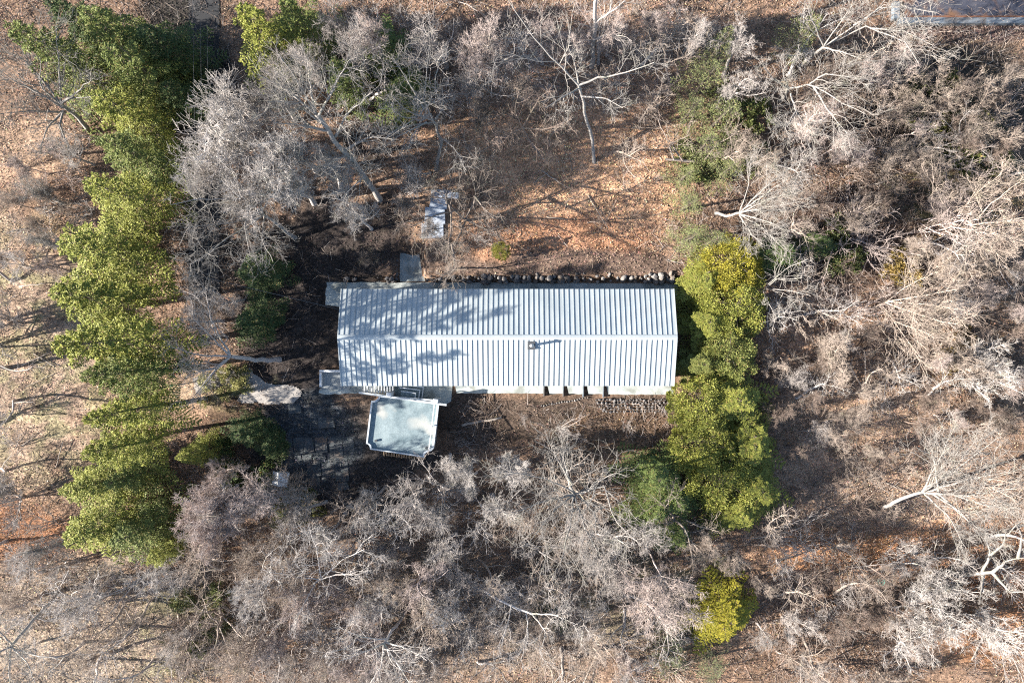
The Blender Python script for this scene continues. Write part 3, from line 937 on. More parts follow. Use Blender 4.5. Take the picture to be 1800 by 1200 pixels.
def hemlock_mesh(seed, h=13.0, R=3.4, nb=96, per=360, t0=.08, ragged=.6):
    r = RS(seed)
    tr = Acc()
    TP = grow(r, np.array([[0, 0, -.2]]), np.array([[0, 0, 1.0]]), np.array([h]), 10, .02, .05)
    tr.add(*tubes(TP, np.linspace(.24, .03, 10)[None], 8))
    t = np.linspace(t0, .99, nb) + r.normal(0, .012, nb); t = np.clip(t, t0 - .02, .995)
    az = np.arange(nb) * 2.39996 + r.normal(0, .25, nb)
    sect = 1 + .22 * np.sin(az * 2 + r.uniform(0, 6)) + .15 * np.sin(az * 3 + r.uniform(0, 6))
    L = (R * (1 - t) ** .82 * 1.12 * sect * r.uniform(1 - ragged, 1.22, nb)) + .3
    el = -.10 + .75 * t ** 2
    D = np.stack([np.cos(az) * np.cos(el), np.sin(az) * np.cos(el), np.sin(el)], -1)
    S = np.stack([np.zeros(nb), np.zeros(nb), t * h], -1)
    BP = grow(r, S, D, L, 6, .05, -.035)
    tr.add(*tubes(BP, np.linspace(.035, .01, 6)[None].repeat(nb, 0), 3))
    cnt = np.maximum((per * L / L.max() * 1.5).astype(int), 14)
    bi = np.repeat(np.arange(nb), cnt); N = len(bi)
    s = r.uniform(.12, 1.0, N) ** .8; s = np.clip((np.floor(s * 11) + .5) / 11 + r.normal(0, .010, N), .05, 1); x = s * 5; i = np.minimum(x.astype(int), 4); f = (x - i)[:, None]
    C = BP[bi, i] * (1 - f) + BP[bi, i + 1] * f
    T = unit(BP[bi, i + 1] - BP[bi, i])
    side = unit(np.cross(T, np.array([0, 0, 1.0])))
    sg = r.choice([-1, 1], N)[:, None]
    wid = (.36 * L[bi] * (1.08 - s) + .16)
    off = r.uniform(0, 1, N) ** .8
    C = C + sg * side * (off * wid)[:, None] + T * (off * wid * .6)[:, None] + np.array([0, 0, -1.0]) * (off * off * wid * .3)[:, None]
    C += r.normal(0, .03, (N, 3))
    Dl = T * .6 + sg * side * .9 + r.normal(0, .33, (N, 3)) + np.array([0, 0, -.12])
    Nn = np.array([0, 0, 1.0]) + r.normal(0, .45, (N, 3))
    Ln = r.uniform(.12, .25, N); Wn = Ln * r.uniform(.28, .44, N)
    V, F = leaf_quads(C, Dl, Nn, Ln, Wn)
    return tr.mesh('trunk', M_bark), make_mesh('crown', V, F, M_conifer)

def cedar_mesh(seed, h=11.0, R=3.4, nl=84, per=270):
    """rounded, dense, many-tipped evergreen"""
    r = RS(seed); tr = Acc()
    TP = grow(r, np.array([[0, 0, -.2]]), np.array([[0, 0, 1.0]]), np.array([h * .9]), 8, .03, .05)
    tr.add(*tubes(TP, np.linspace(.2, .04, 8)[None], 7))
    # lobes over an egg shaped crown
    k = np.arange(nl) + .5
    ct = 1 - 1.75 * k / nl; stt = np.sqrt(np.maximum(0, 1 - ct ** 2)); az = k * 2.39996 + r.normal(0, .2, nl)
    rad = r.uniform(.62, 1.12, nl)
    c = np.stack([np.cos(az) * stt * R * rad * .82, np.sin(az) * stt * R * rad * .82, h * .55 + ct * h * .42 * rad], -1)
    BP = np.stack([np.stack([np.zeros(nl), np.zeros(nl), c[:, 2] * .8], -1), c * np.array([.5, .5, .95]), c], 1)
    tr.add(*tubes(BP, np.array([[.05, .03, .012]]).repeat(nl, 0), 3))
    lr = r.uniform(.40, 1.0, nl) * R / 3.4
    bi = np.repeat(np.arange(nl), per); N = len(bi)
    d = unit(r.normal(0, 1, (N, 3)) + unit(c - np.array([0, 0, h * .4]))[bi] * .7)
    q = r.uniform(.35, 1.05, N) * lr[bi]
    C = c[bi] + d * q[:, None] * np.array([1, 1, .85])
    Dl = d + np.array([0, 0, .55]) + r.normal(0, .35, (N, 3))
    Nn = r.normal(0, 1, (N, 3)) + np.array([0, 0, .8])
    Ln = r.uniform(.11, .25, N); Wn = Ln * r.uniform(.4, .62, N)
    V, F = leaf_quads(C, Dl, Nn, Ln, Wn)
    return tr.mesh('trunk', M_bark), make_mesh('crown', V, F, M_conifer)

def leafy_shrub_mesh(seed, h=1.6, R=1.3, nl=26, per=60):
    r = RS(seed); tr = Acc()
    az = r.uniform(0, 6.28, nl); rr = np.sqrt(r.uniform(0, 1, nl)) * R
    c = np.stack([np.cos(az) * rr, np.sin(az) * rr, h * (1 - .55 * (rr / R) ** 2) * r.uniform(.6, 1.1, nl)], -1)
    BP = np.stack([np.stack([c[:, 0] * .1, c[:, 1] * .1, np.full(nl, -.1)], -1), c * np.array([.55, .55, .6]), c], 1)
    tr.add(*tubes(BP, np.array([[.025, .018, .01]]).repeat(nl, 0), 3))
    bi = np.repeat(np.arange(nl), per); N = len(bi)
    d = unit(r.normal(0, 1, (N, 3)) + np.array([0, 0, .5]))
    C = c[bi] + d * (r.uniform(.1, .42, N))[:, None]
    Nn = np.array([0, 0, 1.0]) + r.normal(0, .6, (N, 3))
    Ln = r.uniform(.14, .24, N); Wn = Ln * r.uniform(.4, .6, N)
    V, F = leaf_quads(C, d + r.normal(0, .4, (N, 3)), Nn, Ln, Wn)
    return tr.mesh('stem', M_bark), make_mesh('foliage', V, F, M_broad)

# prototypes (meshes shared between copies)
PROTO = {
    'oak': [bare_tree_mesh('oak', s) for s in (1, 2, 3, 4)],
    'maple': [bare_tree_mesh('maple', s) for s in (11, 12, 13)],
    'thin': [bare_tree_mesh('thin', s) for s in (15, 16, 17)],
    'fuzzy': [bare_tree_mesh('fuzzy', s, 8.0, 3.0) for s in (21, 22, 23)],
    'plume': [bare_tree_mesh('plume', s, 8.0) for s in (31, 32, 33)],
    'hemlock': [hemlock_mesh(s) for s in (41, 42, 43, 44)],
    'bare_stem_hemlock': [hemlock_mesh(s, nb=84, t0=.30) for s in (48, 49)],
    'sparse': [hemlock_mesh(s, nb=52, per=75, t0=.12, ragged=.75) for s in (45, 46, 47)],
    'cedar': [cedar_mesh(s) for s in (51, 52, 53, 54)],
}
SHRUBS = [bare_shrub_mesh(s) for s in range(61, 67)]
LSHRUBS = [leafy_shrub_mesh(s) for s in range(71, 74)]
NOMH = {'thin': 11.0, 'oak': 11.0, 'maple': 11.0, 'fuzzy': 8.0, 'plume': 8.0, 'hemlock': 13.0, 'bare_stem_hemlock': 13.0, 'sparse': 13.0, 'cedar': 11.0}
NOMR = {'thin': 4.4, 'oak': 4.4, 'maple': 3.8, 'fuzzy': 3.4, 'plume': 3.6, 'hemlock': 3.4, 'bare_stem_hemlock': 3.4, 'sparse': 3.4, 'cedar': 3.4}

BK = {'pale': (.44, .405, .38), 'grey': (.35, .315, .295), 'pink': (.41, .34, .312), 'brown': (.215, .165, .138), 'dark': (.14, .115, .10), 'white': (.275, .255, .236), 'tan': (.335, .275, .232)}

REG = []     # everything that still needs a label: (obj, phrase, category, u, v)

def tree(name, kind, top_u, top_v, h, R, col, var=None, base=None, twigcol=None):
    """top pixel + height -> thing with trunk and crown standing on the terrain; base pixel gives it a lean"""
    tm, cm = PROTO[kind][(var if var is not None else rnd.randrange(99)) % len(PROTO[kind])]
    zg = float(terrain(*P(top_u, top_v, h).xy))
    top = P(top_u, top_v, zg + h)
    if base is None:
        b = Vector((top.x, top.y, zg))
    else:
        b = G(*base)
    e = empty(name, b)
    ax = (top - b)
    q = Vector((0, 0, 1)).rotation_difference(ax.normalized())
    rot = q @ Matrix.Rotation(rnd.uniform(0, 6.283), 4, 'Z').to_quaternion()
    e.rotation_mode = 'QUATERNION'; e.rotation_quaternion = rot
    e.scale = (R / NOMR[kind], R / NOMR[kind], ax.length / NOMH[kind])
    a = obj('trunk', tm, e); c = obj('crown', cm, e)
    if kind in ('hemlock', 'cedar', 'sparse', 'bare_stem_hemlock'):
        a.color = (.12, .10, .08, 1)
    else:
        a.color = (*(twigcol or col), 1)
    c.color = (*col, 1)
    return e

# ------------------------------------------------------------------ evergreens
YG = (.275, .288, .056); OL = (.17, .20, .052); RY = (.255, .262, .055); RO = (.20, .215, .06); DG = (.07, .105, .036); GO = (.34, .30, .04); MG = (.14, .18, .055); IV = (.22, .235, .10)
ORD = ['first', 'second', 'third', 'fourth', 'fifth', 'sixth', 'seventh', 'eighth', 'ninth', 'tenth', 'eleventh', 'twelfth', 'thirteenth', 'fourteenth', 'fifteenth', 'sixteenth', 'seventeenth', 'eighteenth', 'nineteenth', 'twentieth']
ORD += ['twenty-' + o for o in ORD[:9]] + ['thirtieth'] + ['thirty-' + o for o in ORD[:9]]
left_row = [(150, 20, 10, 3.59, OL), (190, 85, 9.5, 3.13, OL), (165, 165, 9.5, 2.94, YG), (185, 245, 9.5, 2.94, OL), (155, 320, 10, 3.04, YG), (112, 425, 11, 3.68, YG),
            (98, 515, 13, 3.59, YG), (100, 605, 16.5, 3.40, YG), (150, 662, 15, 2.76, OL), (152, 738, 14, 2.58, YG), (150, 800, 12.5, 2.67, YG), (118, 865, 9, 2.94, YG), (190, 850, 7, 2.39, OL),
            (118, 945, 9, 3.22, YG), (200, 955, 8, 2.76, OL), (262, 985, 5, 1.66, YG)]
for i, (u, v, h, R, c) in enumerate(left_row):
    e = tree('hemlock_tree', 'bare_stem_hemlock' if h > 12.2 else 'hemlock', u, v, h, R, c, i)
    tag(e, 'yellow-green feathery evergreen, %s from the top of the tall left row' % ORD[i], 'evergreen tree', 'evergreens in the tall left row')
for (u, v, h, R, c, lab) in [
    (18, 45, 12, 3.2, OL, 'broad yellow-green evergreen cut by the top left corner of the picture'),
    (85, 0, 10, 2.6, DG, 'dark green evergreen at the top edge between two lighter ones'),
    (425, 15, 10, 3.0, YG, 'bright yellow-green evergreen at the top edge right of the dark lane'),
    (500, 5, 9, 2.8, OL, 'olive evergreen at the top edge above the dense grey tree'),
    (655, 60, 5, 2.6, MG, 'half hidden green evergreen beneath bare branches at the top'),
    (700, 145, 5, 2.4, MG, 'mid green evergreen under the many forked bare tree at the top'),
    (585, 110, 7, 2.0, MG, 'small green evergreen behind the big white limbed tree'),
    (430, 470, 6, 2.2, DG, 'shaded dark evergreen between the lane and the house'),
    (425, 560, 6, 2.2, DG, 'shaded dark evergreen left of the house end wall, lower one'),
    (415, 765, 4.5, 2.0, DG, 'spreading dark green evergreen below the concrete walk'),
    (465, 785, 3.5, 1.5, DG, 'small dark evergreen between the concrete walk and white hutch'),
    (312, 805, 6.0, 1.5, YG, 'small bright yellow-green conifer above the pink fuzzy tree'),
    (250, 50, 8, 2.8, DG, 'dark evergreen added as shade between the left row and the lane, upper one'),  # dark tree added to fill out the shade by the lane
    (290, 150, 5, 2.4, DG, 'dark evergreen added as shade between the left row and the lane, lower one'),  # added likewise, its dark green stands for shade
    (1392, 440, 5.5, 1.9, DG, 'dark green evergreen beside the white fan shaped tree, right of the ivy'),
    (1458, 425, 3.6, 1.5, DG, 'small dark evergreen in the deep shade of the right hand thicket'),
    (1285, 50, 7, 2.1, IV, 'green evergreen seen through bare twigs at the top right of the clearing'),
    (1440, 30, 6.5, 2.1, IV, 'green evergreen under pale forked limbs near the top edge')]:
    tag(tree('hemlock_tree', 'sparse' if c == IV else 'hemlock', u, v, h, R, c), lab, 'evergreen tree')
right_row = [(1300, 465, 4.7, 2.64, GO), (1245, 490, 4.8, 2.76, RY), (1300, 540, 4.7, 3.09, RY), (1250, 565, 4.6, 2.64, RY), (1290, 615, 4.4, 2.64, RO), (1240, 640, 4.3, 2.09, RO),
             (1244, 715, 4.4, 2.92, RY), (1302, 705, 4.6, 3.42, RY), (1252, 785, 4.5, 3.04, RY), (1330, 785, 4.6, 3.55, RY), (1280, 845, 4.5, 3.30, RY), (1342, 865, 4.4, 3.17, RY), (1160, 845, 4.7, 2.97, MG), (1307, 910, 4.4, 2.67, RY), (1160, 905, 4.9, 2.69, MG), (1195, 950, 4.9, 2.08, MG), (1195, 890, 4.6, 2.4, MG)]
for i, (u, v, h, R, c) in enumerate(right_row):
    e = tree('cedar_tree', 'hemlock' if c == MG or i % 2 else 'cedar', u, v, h, R, c, i)
    tag(e, '%s evergreen, %s from the top of the right row beside the house' % ({GO: 'golden', RY: 'yellow-olive', RO: 'olive', MG: 'dark green'}[c], ORD[i]), 'evergreen tree', 'evergreens in the right row')
for i, (u, v, h, R) in enumerate([(1262, 110, 6.5, 2.4), (1230, 175, 5, 2.0), (1290, 180, 6.5, 2.3), (1255, 240, 5.5, 2.4), (1215, 300, 4, 1.8), (1290, 290, 4.5, 2.0), (1222, 350, 4.5, 1.9), (1225, 410, 5, 2.1), (1270, 415, 5, 1.8)]):
    tag(tree('ivy_clad_tree', 'sparse', u, v, h, R, IV, i), 'thin grey-green ivy clad tree, %s from the top right of the orange clearing' % ORD[i], 'evergreen tree', 'ivy clad trees right of the clearing')
tag(tree('cedar_tree', 'hemlock', 1286, 1096, 4.2, 3.5, (.33, .29, .035), 1), 'golden rounded evergreen standing alone near the bottom, right of centre', 'evergreen tree')
tag(tree('evergreen_sapling', 'sparse', 1190, 1165, 3.5, 2.3, (.22, .23, .12), 2), 'low grey-green evergreen at the bottom edge left of the golden one', 'evergreen tree')
tag(tree('evergreen_sapling', 'sparse', 1262, 1185, 3.5, 2.0, (.20, .21, .11), 0), 'low dark evergreen at the bottom edge below the golden one', 'evergreen tree')
tag(tree('small_conifer', 'hemlock', 1667, 1040, 3.4, .8, (.36, .22, .012), 1), 'little golden-yellow conifer beside the dead white tree', 'conifer')
tag(tree('small_conifer', 'cedar', 880, 438, 2.4, .85, (.26, .25, .05), 2), 'little pale yellow-green conifer in the clearing behind the house', 'conifer')

# ------------------------------------------------------------------ portrait trees: limbs laid out one by one
def hero(name, trunk, limbs, col, r0, label, seed, n2=8, n3=5, n4=4, l2=.56, curl=.22, up=.05, rl=.46, cat='bare tree'):
    r = RS(seed); r0 *= .82; n2 = max(n2, 6) if r0 > .1 else n2; n3 = max(n3, 5) if n3 > 3 else n3; l2 = max(l2, .46) if l2 > .3 else l2
    def pl(pts, K):
        w = np.array([list(G(*p[:2])) if p[2] is None else list(P(*p)) for p in pts], float)
        d = np.concatenate([[0], np.cumsum(np.linalg.norm(np.diff(w, axis=0), axis=1))]); s = np.linspace(0, d[-1], K)
        q = np.stack([np.interp(s, d, w[:, i]) for i in range(3)], -1)
        q[1:-1] += r.normal(0, .012 * d[-1] / 2, (K - 2, 3))
        return q
    T = pl(trunk, 9); b = T[0].copy(); T = T - b; T[0, 2] -= .25
    TR = np.linspace(r0, r0 * .62, 9); TR[0] *= 1.3
    e = empty(name, b)
    ta = Acc(); ta.add(*tubes(T[None], TR[None], 8)); a = obj('trunk', ta.mesh('trunk', M_bark), e)
    LP = np.array([pl(l, 9) - b for l in limbs]); LR = np.array([(.022 + (r0 * rl * r.uniform(.85, 1.1) - .022) * np.linspace(1, 0, 9) ** 1.25) for _ in limbs])
    ca = Acc(); ca.add(*tubes(LP, LR, 6))
    ramify(r, ca, LP, LR, dict(n2=n2, n3=n3, n4=n4, l2=l2, l3=.54, l4=.6, curl=curl, up=up))
    c = obj('crown', ca.mesh('crown', M_bark), e)
    a.color = c.color = (*col, 1)
    return tag(e, label, cat)

hero('bare_tree', [(1045, 287, None), (1038, 240, 3), (1028, 190, 6), (1017, 150, 8.5)],
     [[(1017, 150, 8.5), (985, 115, 10), (945, 75, 11.5), (915, 35, 12.5), (890, -5, 13.5)], [(1017, 150, 8.5), (1060, 135, 9), (1110, 125, 10), (1150, 110, 11)], [(1022, 170, 7.5), (1065, 172, 8.5), (1095, 190, 9)], [(1020, 160, 8), (1010, 110, 9.5), (1000, 85, 10.5)], [(1018, 155, 8.2), (990, 170, 9), (960, 190, 10)]],
     BK['white'], .19, 'leaning white barked tree rising from the clearing with one long limb', 301, n2=7, n3=5, n4=3, l2=.34, rl=.52)
hero('bare_tree', [(1040, 118, None), (1043, 90, 4), (1047, 40, 8), (1052, -20, 11)], [[(1047, 40, 8), (1090, 10, 10), (1120, -20, 11)], [(1050, 0, 10), (1010, -20, 11), (980, -40, 12)], [(1044, 70, 6), (1070, 60, 7), (1100, 65, 8)]],
     BK['grey'], .24, 'thick straight trunk reaching off the top edge above the clearing', 302, n2=6)
hero('bare_tree', [(948, 270, None), (932, 248, 2.5), (918, 225, 5)], [[(918, 225, 5), (960, 228, 6), (990, 215, 7)], [(918, 225, 5), (905, 195, 6.5), (912, 160, 8)], [(918, 225, 5), (890, 240, 6), (868, 250, 7)], [(918, 225, 5), (935, 195, 6.5), (950, 170, 8)]],
     BK['brown'], .13, 'slim dark forked tree at the left side of the orange clearing', 303, n2=6, n3=5)
hero('bare_tree', [(668, 352, None), (640, 310, 4), (600, 260, 8), (555, 200, 11)],
     [[(555, 200, 11), (510, 160, 13), (450, 130, 15)], [(555, 200, 11), (545, 150, 13), (540, 100, 15)], [(560, 205, 11), (590, 150, 13), (612, 108, 14.5)], [(590, 240, 9), (610, 200, 11), (655, 162, 13)], [(580, 230, 9.5), (530, 220, 11), (480, 215, 13)], [(605, 265, 7.5), (650, 240, 9), (690, 245, 10)], [(570, 220, 10), (520, 180, 12), (470, 180, 14)], [(555, 200, 11), (520, 140, 13.5), (490, 95, 15)], [(610, 272, 7), (570, 290, 9), (530, 300, 11)], [(620, 285, 6), (640, 310, 8), (600, 350, 10)]],
     BK['white'], .30, 'large white limbed tree fanning out to the upper left above the house', 304, n2=8, curl=.18, l2=.42)
hero('bare_tree', [(765, 300, None), (776, 250, 3.5), (762, 212, 6.5)],
     [[(762, 212, 6.5), (745, 180, 8.5), (752, 110, 10.5), (755, 80, 11.5)], [(762, 212, 6.5), (715, 195, 8), (685, 165, 9.5)], [(765, 210, 6.5), (780, 190, 8), (778, 160, 9)], [(762, 215, 6.2), (700, 225, 7.5), (670, 250, 8.5)], [(745, 190, 8), (715, 140, 9.5), (690, 100, 10.5)], [(750, 215, 7), (700, 240, 8), (672, 262, 8.5)], [(770, 240, 5), (800, 260, 7), (820, 300, 8)]],
     BK['white'], .2, 'pale many forked tree with antler like limbs over dark shade at the top', 305, n2=7, n3=5, n4=3, l2=.42, curl=.3)
hero('bare_tree', [(160, 232, None), (135, 205, 4), (107, 183, 6.5)],
     [[(107, 183, 6.5), (104, 130, 8.5), (102, 80, 10.5), (100, 50, 11.5)], [(107, 183, 6.5), (125, 170, 7.5), (163, 138, 9.5)], [(108, 180, 6.5), (130, 172, 7.2), (160, 170, 8)], [(112, 190, 6), (60, 160, 8), (20, 140, 9.5), (-20, 110, 11)], [(110, 188, 6), (70, 150, 8), (72, 100, 10)], [(112, 195, 5.5), (85, 220, 6), (70, 260, 7)], [(112, 195, 5.5), (105, 220, 6), (120, 260, 6.5)], [(107, 183, 6.5), (50, 110, 9), (10, 80, 11)], [(115, 198, 5), (50, 195, 7), (0, 200, 8.5)]],
     BK['white'], .25, 'white limbed bare tree at the left edge below the corner evergreens', 306, n2=7, curl=.22)
hero('bare_tree', [(520, 418, None), (495, 400, 3), (462, 375, 6.5)],
     [[(462, 375, 6.5), (430, 350, 8.5), (400, 320, 10)], [(462, 375, 6.5), (450, 330, 9)], [(460, 377, 6.5), (410, 390, 8.5), (330, 400, 10.5)], [(462, 378, 6.5), (400, 420, 8.5), (335, 465, 10)], [(465, 380, 6), (460, 420, 8), (480, 460, 9)], [(430, 350, 8.5), (350, 350, 11), (300, 360, 12)], [(440, 358, 8), (430, 400, 9.5), (440, 450, 10)]],
     BK['white'], .21, 'pale spreading tree overhanging the lane, left of the dark yard', 307, n2=8, curl=.26)
hero('bare_tree', [(492, 632, None), (450, 633, 2.5), (405, 626, 5)],
     [[(405, 626, 5), (380, 600, 6.5), (340, 560, 8.5)], [(405, 626, 5), (370, 660, 6), (335, 705, 7)], [(405, 626, 5), (355, 625, 6.5), (300, 610, 8)], [(405, 625, 5), (372, 565, 7), (362, 515, 8)], [(400, 630, 5.2), (380, 645, 6), (330, 660, 7)]],
     BK['grey'], .28, 'thick grey tree leaning left over the start of the concrete walk', 308, n2=7, curl=.26)
hero('bare_tree', [(824, 387, None), (818, 386, 2)],
     [[(818, 386, 2), (805, 375, 3.5), (790, 362, 4.5), (775, 340, 6), (755, 325, 7)], [(790, 362, 4.5), (794, 395, 5.5), (790, 430, 6.5), (783, 462, 7)], [(785, 358, 4.8), (786, 335, 6), (767, 318, 7)], [(818, 386, 2), (834, 355, 4), (836, 335, 5.5), (826, 305, 7)], [(834, 345, 5), (850, 365, 6), (868, 385, 6.5)], [(818, 388, 2), (810, 410, 4), (795, 440, 5.5)], [(818, 386, 2), (850, 400, 4), (875, 420, 6)], [(800, 370, 4), (760, 380, 6), (720, 400, 7.5)], [(794, 430, 6), (800, 465, 7), (780, 495, 7.5)]],
     (.22, .185, .16), .17, 'dark crooked tree spreading over the blue slabs behind the house', 309, n2=7, curl=.3, rl=.62)
hero('bare_tree', [(1258, 374, None), (1280, 380, 4), (1300, 374, 6)],
     [[(1300, 374, 6), (1340, 345, 8), (1385, 312, 9.5)], [(1300, 374, 6), (1345, 365, 8), (1405, 355, 9.5)], [(1300, 376, 6), (1350, 390, 8), (1395, 408, 9)], [(1300, 374, 6), (1315, 330, 8), (1320, 285, 9)], [(1300, 378, 6), (1320, 410, 7.5), (1340, 430, 8.5)], [(1300, 374, 6), (1350, 325, 8.5), (1405, 285, 10)], [(1300, 375, 6), (1350, 350, 8.2), (1410, 335, 10)], [(1300, 376, 6), (1340, 400, 7.8), (1370, 430, 9)]],
     BK['white'], .17, 'white fan shaped tree leaning right above the golden evergreens', 310, n2=9, curl=.13, l2=.42)
hero('bare_tree', [(1372, 178, None), (1380, 168, 3), (1386, 155, 6)],
     [[(1386, 155, 6), (1430, 150, 8), (1480, 180, 9.5), (1520, 200, 10.5)], [(1390, 165, 6), (1400, 200, 7.5), (1430, 240, 9)], [(1386, 155, 6), (1375, 125, 7.5), (1390, 108, 9)], [(1420, 150, 7.5), (1450, 130, 9), (1525, 140, 10)], [(1400, 195, 7.5), (1380, 225, 8.5), (1390, 248, 9)], [(1430, 152, 8), (1460, 200, 9.5), (1490, 235, 10.5)], [(1386, 156, 6), (1360, 140, 7), (1345, 120, 8)]],
     BK['white'], .2, 'white gnarled tree with a hooked bright limb, upper right of the clearing', 311, n2=8, curl=.2)
hero('bare_tree', [(1405, 118, None), (1425, 100, 3), (1448, 82, 6)],
     [[(1448, 82, 6), (1470, 50, 8), (1500, 8, 9.5)], [(1448, 82, 6), (1510, 40, 8.5), (1555, 8, 10)], [(1450, 80, 6), (1520, 45, 8), (1590, 75, 9.5), (1615, 112, 10)], [(1447, 84, 6), (1480, 92, 7), (1515, 105, 8)], [(1500, 45, 8), (1560, 10, 9.5), (1645, 22, 11)], [(1448, 82, 6), (1430, 40, 8), (1415, 0, 9.5)], [(1530, 50, 8.2), (1590, 55, 9.5), (1640, 80, 10.5)]],
     BK['white'], .2, 'pale forked tree near the top edge, just left of the concrete wall', 312, n2=7, curl=.22)
hero('bare_tree', [(985, 800, None), (995, 830, 3), (1010, 868, 6)],
     [[(1010, 868, 6), (1060, 855, 8), (1075, 890, 9), (1085, 920, 10), (1120, 950, 11)], [(1010, 870, 6), (1000, 930, 9), (985, 990, 11)], [(1010, 868, 6), (970, 900, 8), (925, 960, 10)], [(1008, 865, 6), (960, 840, 7.5), (895, 830, 9)], [(1010, 870, 6), (1030, 930, 9), (1062, 992, 11)], [(1005, 850, 5), (970, 790, 6.5), (940, 775, 7.5)], [(1012, 868, 6), (1045, 900, 8), (1050, 950, 10)], [(1010, 868, 6), (960, 880, 8), (900, 900, 9.5)], [(1000, 842, 4), (990, 800, 5.5), (998, 770, 6.5)]],
     BK['white'], .26, 'big white branching tree below the middle of the house', 313, n2=8, curl=.22)
hero('bare_tree', [(1553, 893, None), (1580, 878, 1.5), (1620, 865, 3.5)],
     [[(1620, 865, 3.5), (1680, 870, 6), (1740, 890, 8), (1795, 892, 9)], [(1620, 865, 3.5), (1655, 800, 6), (1680, 748, 8)], [(1620, 865, 3.5), (1690, 820, 6.5), (1755, 768, 8.5)], [(1625, 866, 3.6), (1690, 845, 6.5), (1775, 828, 9)], [(1625, 868, 3.6), (1670, 910, 6), (1692, 955, 7.5)], [(1650, 866, 4.5), (1640, 800, 6), (1610, 785, 7)], [(1650, 868, 4.5), (1720, 930, 7.5), (1765, 950, 9)], [(1630, 866, 4), (1700, 870, 7), (1785, 858, 9.5)], [(1622, 864, 3.6), (1670, 830, 6), (1715, 775, 8)], [(1640, 868, 4), (1690, 900, 6.5), (1730, 950, 8)]],
     BK['white'], .22, 'white fan shaped tree with a curved trunk at the lower right', 314, n2=9, curl=.13, l2=.4)
hero('bare_tree', [(1537, 541, None), (1550, 535, 1.5), (1560, 530, 3)],
     [[(1545, 538, 1), (1575, 565, 4), (1640, 590, 7)], [(1560, 530, 3), (1620, 520, 6), (1685, 508, 8)], [(1558, 532, 3), (1620, 555, 6), (1692, 572, 8.5)], [(1560, 530, 3), (1630, 535, 6.5), (1695, 545, 8.5)], [(1556, 531, 2.5), (1600, 500, 5), (1640, 480, 6.5)], [(1550, 536, 1.5), (1590, 590, 4.5), (1620, 630, 6.5)]],
     BK['tan'], .15, 'pale plume shaped tree sweeping right, halfway up the right side', 315, n2=9, curl=.14, l2=.4)
hero('bare_tree', [(1672, 392, None), (1690, 398, 2), (1705, 395, 4)],
     [[(1705, 395, 4), (1740, 360, 6), (1795, 318, 8)], [(1705, 395, 4), (1760, 390, 7), (1810, 380, 8)], [(1705, 398, 4), (1740, 430, 6), (1765, 462, 7)], [(1705, 398, 4), (1700, 440, 5.5), (1695, 475, 6.5)], [(1680, 388, 2), (1710, 345, 5), (1760, 305, 7)], [(1680, 388, 2), (1655, 350, 4), (1640, 325, 5.5)], [(1705, 396, 4), (1750, 410, 6.5), (1800, 425, 8)]],
     BK['tan'], .16, 'pale bursting tree at the right edge, a third of the way down', 316, n2=9, curl=.15, l2=.42)
hero('dead_tree', [(1680, 1012, None), (1720, 1008, 3), (1745, 1005, 4.5)],
     [[(1745, 1005, 4.5), (1770, 985, 6), (1800, 980, 7.5)], [(1725, 1008, 3.2), (1740, 975, 5), (1735, 945, 6.5), (1722, 920, 7.5)], [(1740, 975, 5), (1765, 955, 6.5), (1768, 932, 7.5)], [(1728, 1008, 3), (1725, 1035, 4), (1722, 1060, 5)], [(1790, 980, 7), (1797, 945, 8.5), (1785, 918, 9.5)], [(1745, 1006, 4.5), (1775, 1040, 6), (1810, 1040, 7)]],
     BK['white'], .24, 'dead white tree with a few thick twisted limbs, lower right corner', 317, n2=3, n3=3, n4=2, l2=.22, curl=.3, rl=.72)
hero('bare_tree', [(110, 1035, None), (60, 1090, 3.5), (20, 1135, 6)],
     [[(20, 1135, 6), (-10, 1150, 7), (-30, 1160, 8)], [(20, 1135, 6), (50, 1165, 7.5), (62, 1200, 8.5)], [(18, 1137, 6), (60, 1150, 7), (105, 1158, 8)], [(22, 1133, 6), (0, 1110, 7), (-20, 1100, 8)], [(20, 1137, 6), (15, 1180, 8), (20, 1210, 9)]],
     BK['white'], .2, 'white forked tree with a long dark trunk in the bottom left corner', 318, n2=6)
hero('bare_tree', [(722, 1058, None), (700, 1095, 3), (675, 1130, 6)],
     [[(675, 1130, 6), (640, 1145, 7.5), (600, 1160, 9)], [(675, 1130, 6), (670, 1170, 8), (650, 1205, 9)], [(675, 1130, 6), (700, 1170, 8), (720, 1200, 9)], [(680, 1122, 5.5), (640, 1120, 7), (610, 1110, 8)], [(678, 1128, 5.8), (720, 1140, 7.5), (750, 1160, 8.5)]],
     BK['pale'], .19, 'grey leaning trunk near the bottom edge, left of centre', 319, n2=7)
hero('bare_tree', [(800, 1008, None), (832, 1030, 2), (880, 1055, 3.5), (935, 1078, 5)],
     [[(935, 1078, 5), (960, 1110, 6.5), (950, 1150, 7.5)], [(935, 1078, 5), (975, 1080, 6.5), (1010, 1095, 7.5)], [(900, 1062, 4), (890, 1100, 6), (880, 1140, 7)], [(925, 1072, 4.6), (930, 1120, 6), (915, 1160, 7)]],
     BK['pale'], .17, 'thick pale trunk leaning right among thicket at the bottom centre', 320, n2=6)
hero('bare_tree', [(515, 1058, None), (535, 1038, 2), (565, 1015, 4)],
     [[(565, 1015, 4), (600, 985, 5.5), (640, 965, 7)], [(560, 1018, 4), (590, 1010, 5), (620, 1010, 6)], [(555, 1022, 3.5), (540, 1050, 5), (520, 1090, 6.5)], [(565, 1015, 4), (555, 960, 6), (545, 930, 7)], [(560, 1018, 3.8), (500, 1010, 5.5), (460, 1000, 7)]],
     BK['pale'], .15, 'pale low forked tree below the hutch near the bottom left', 321, n2=7, curl=.28)
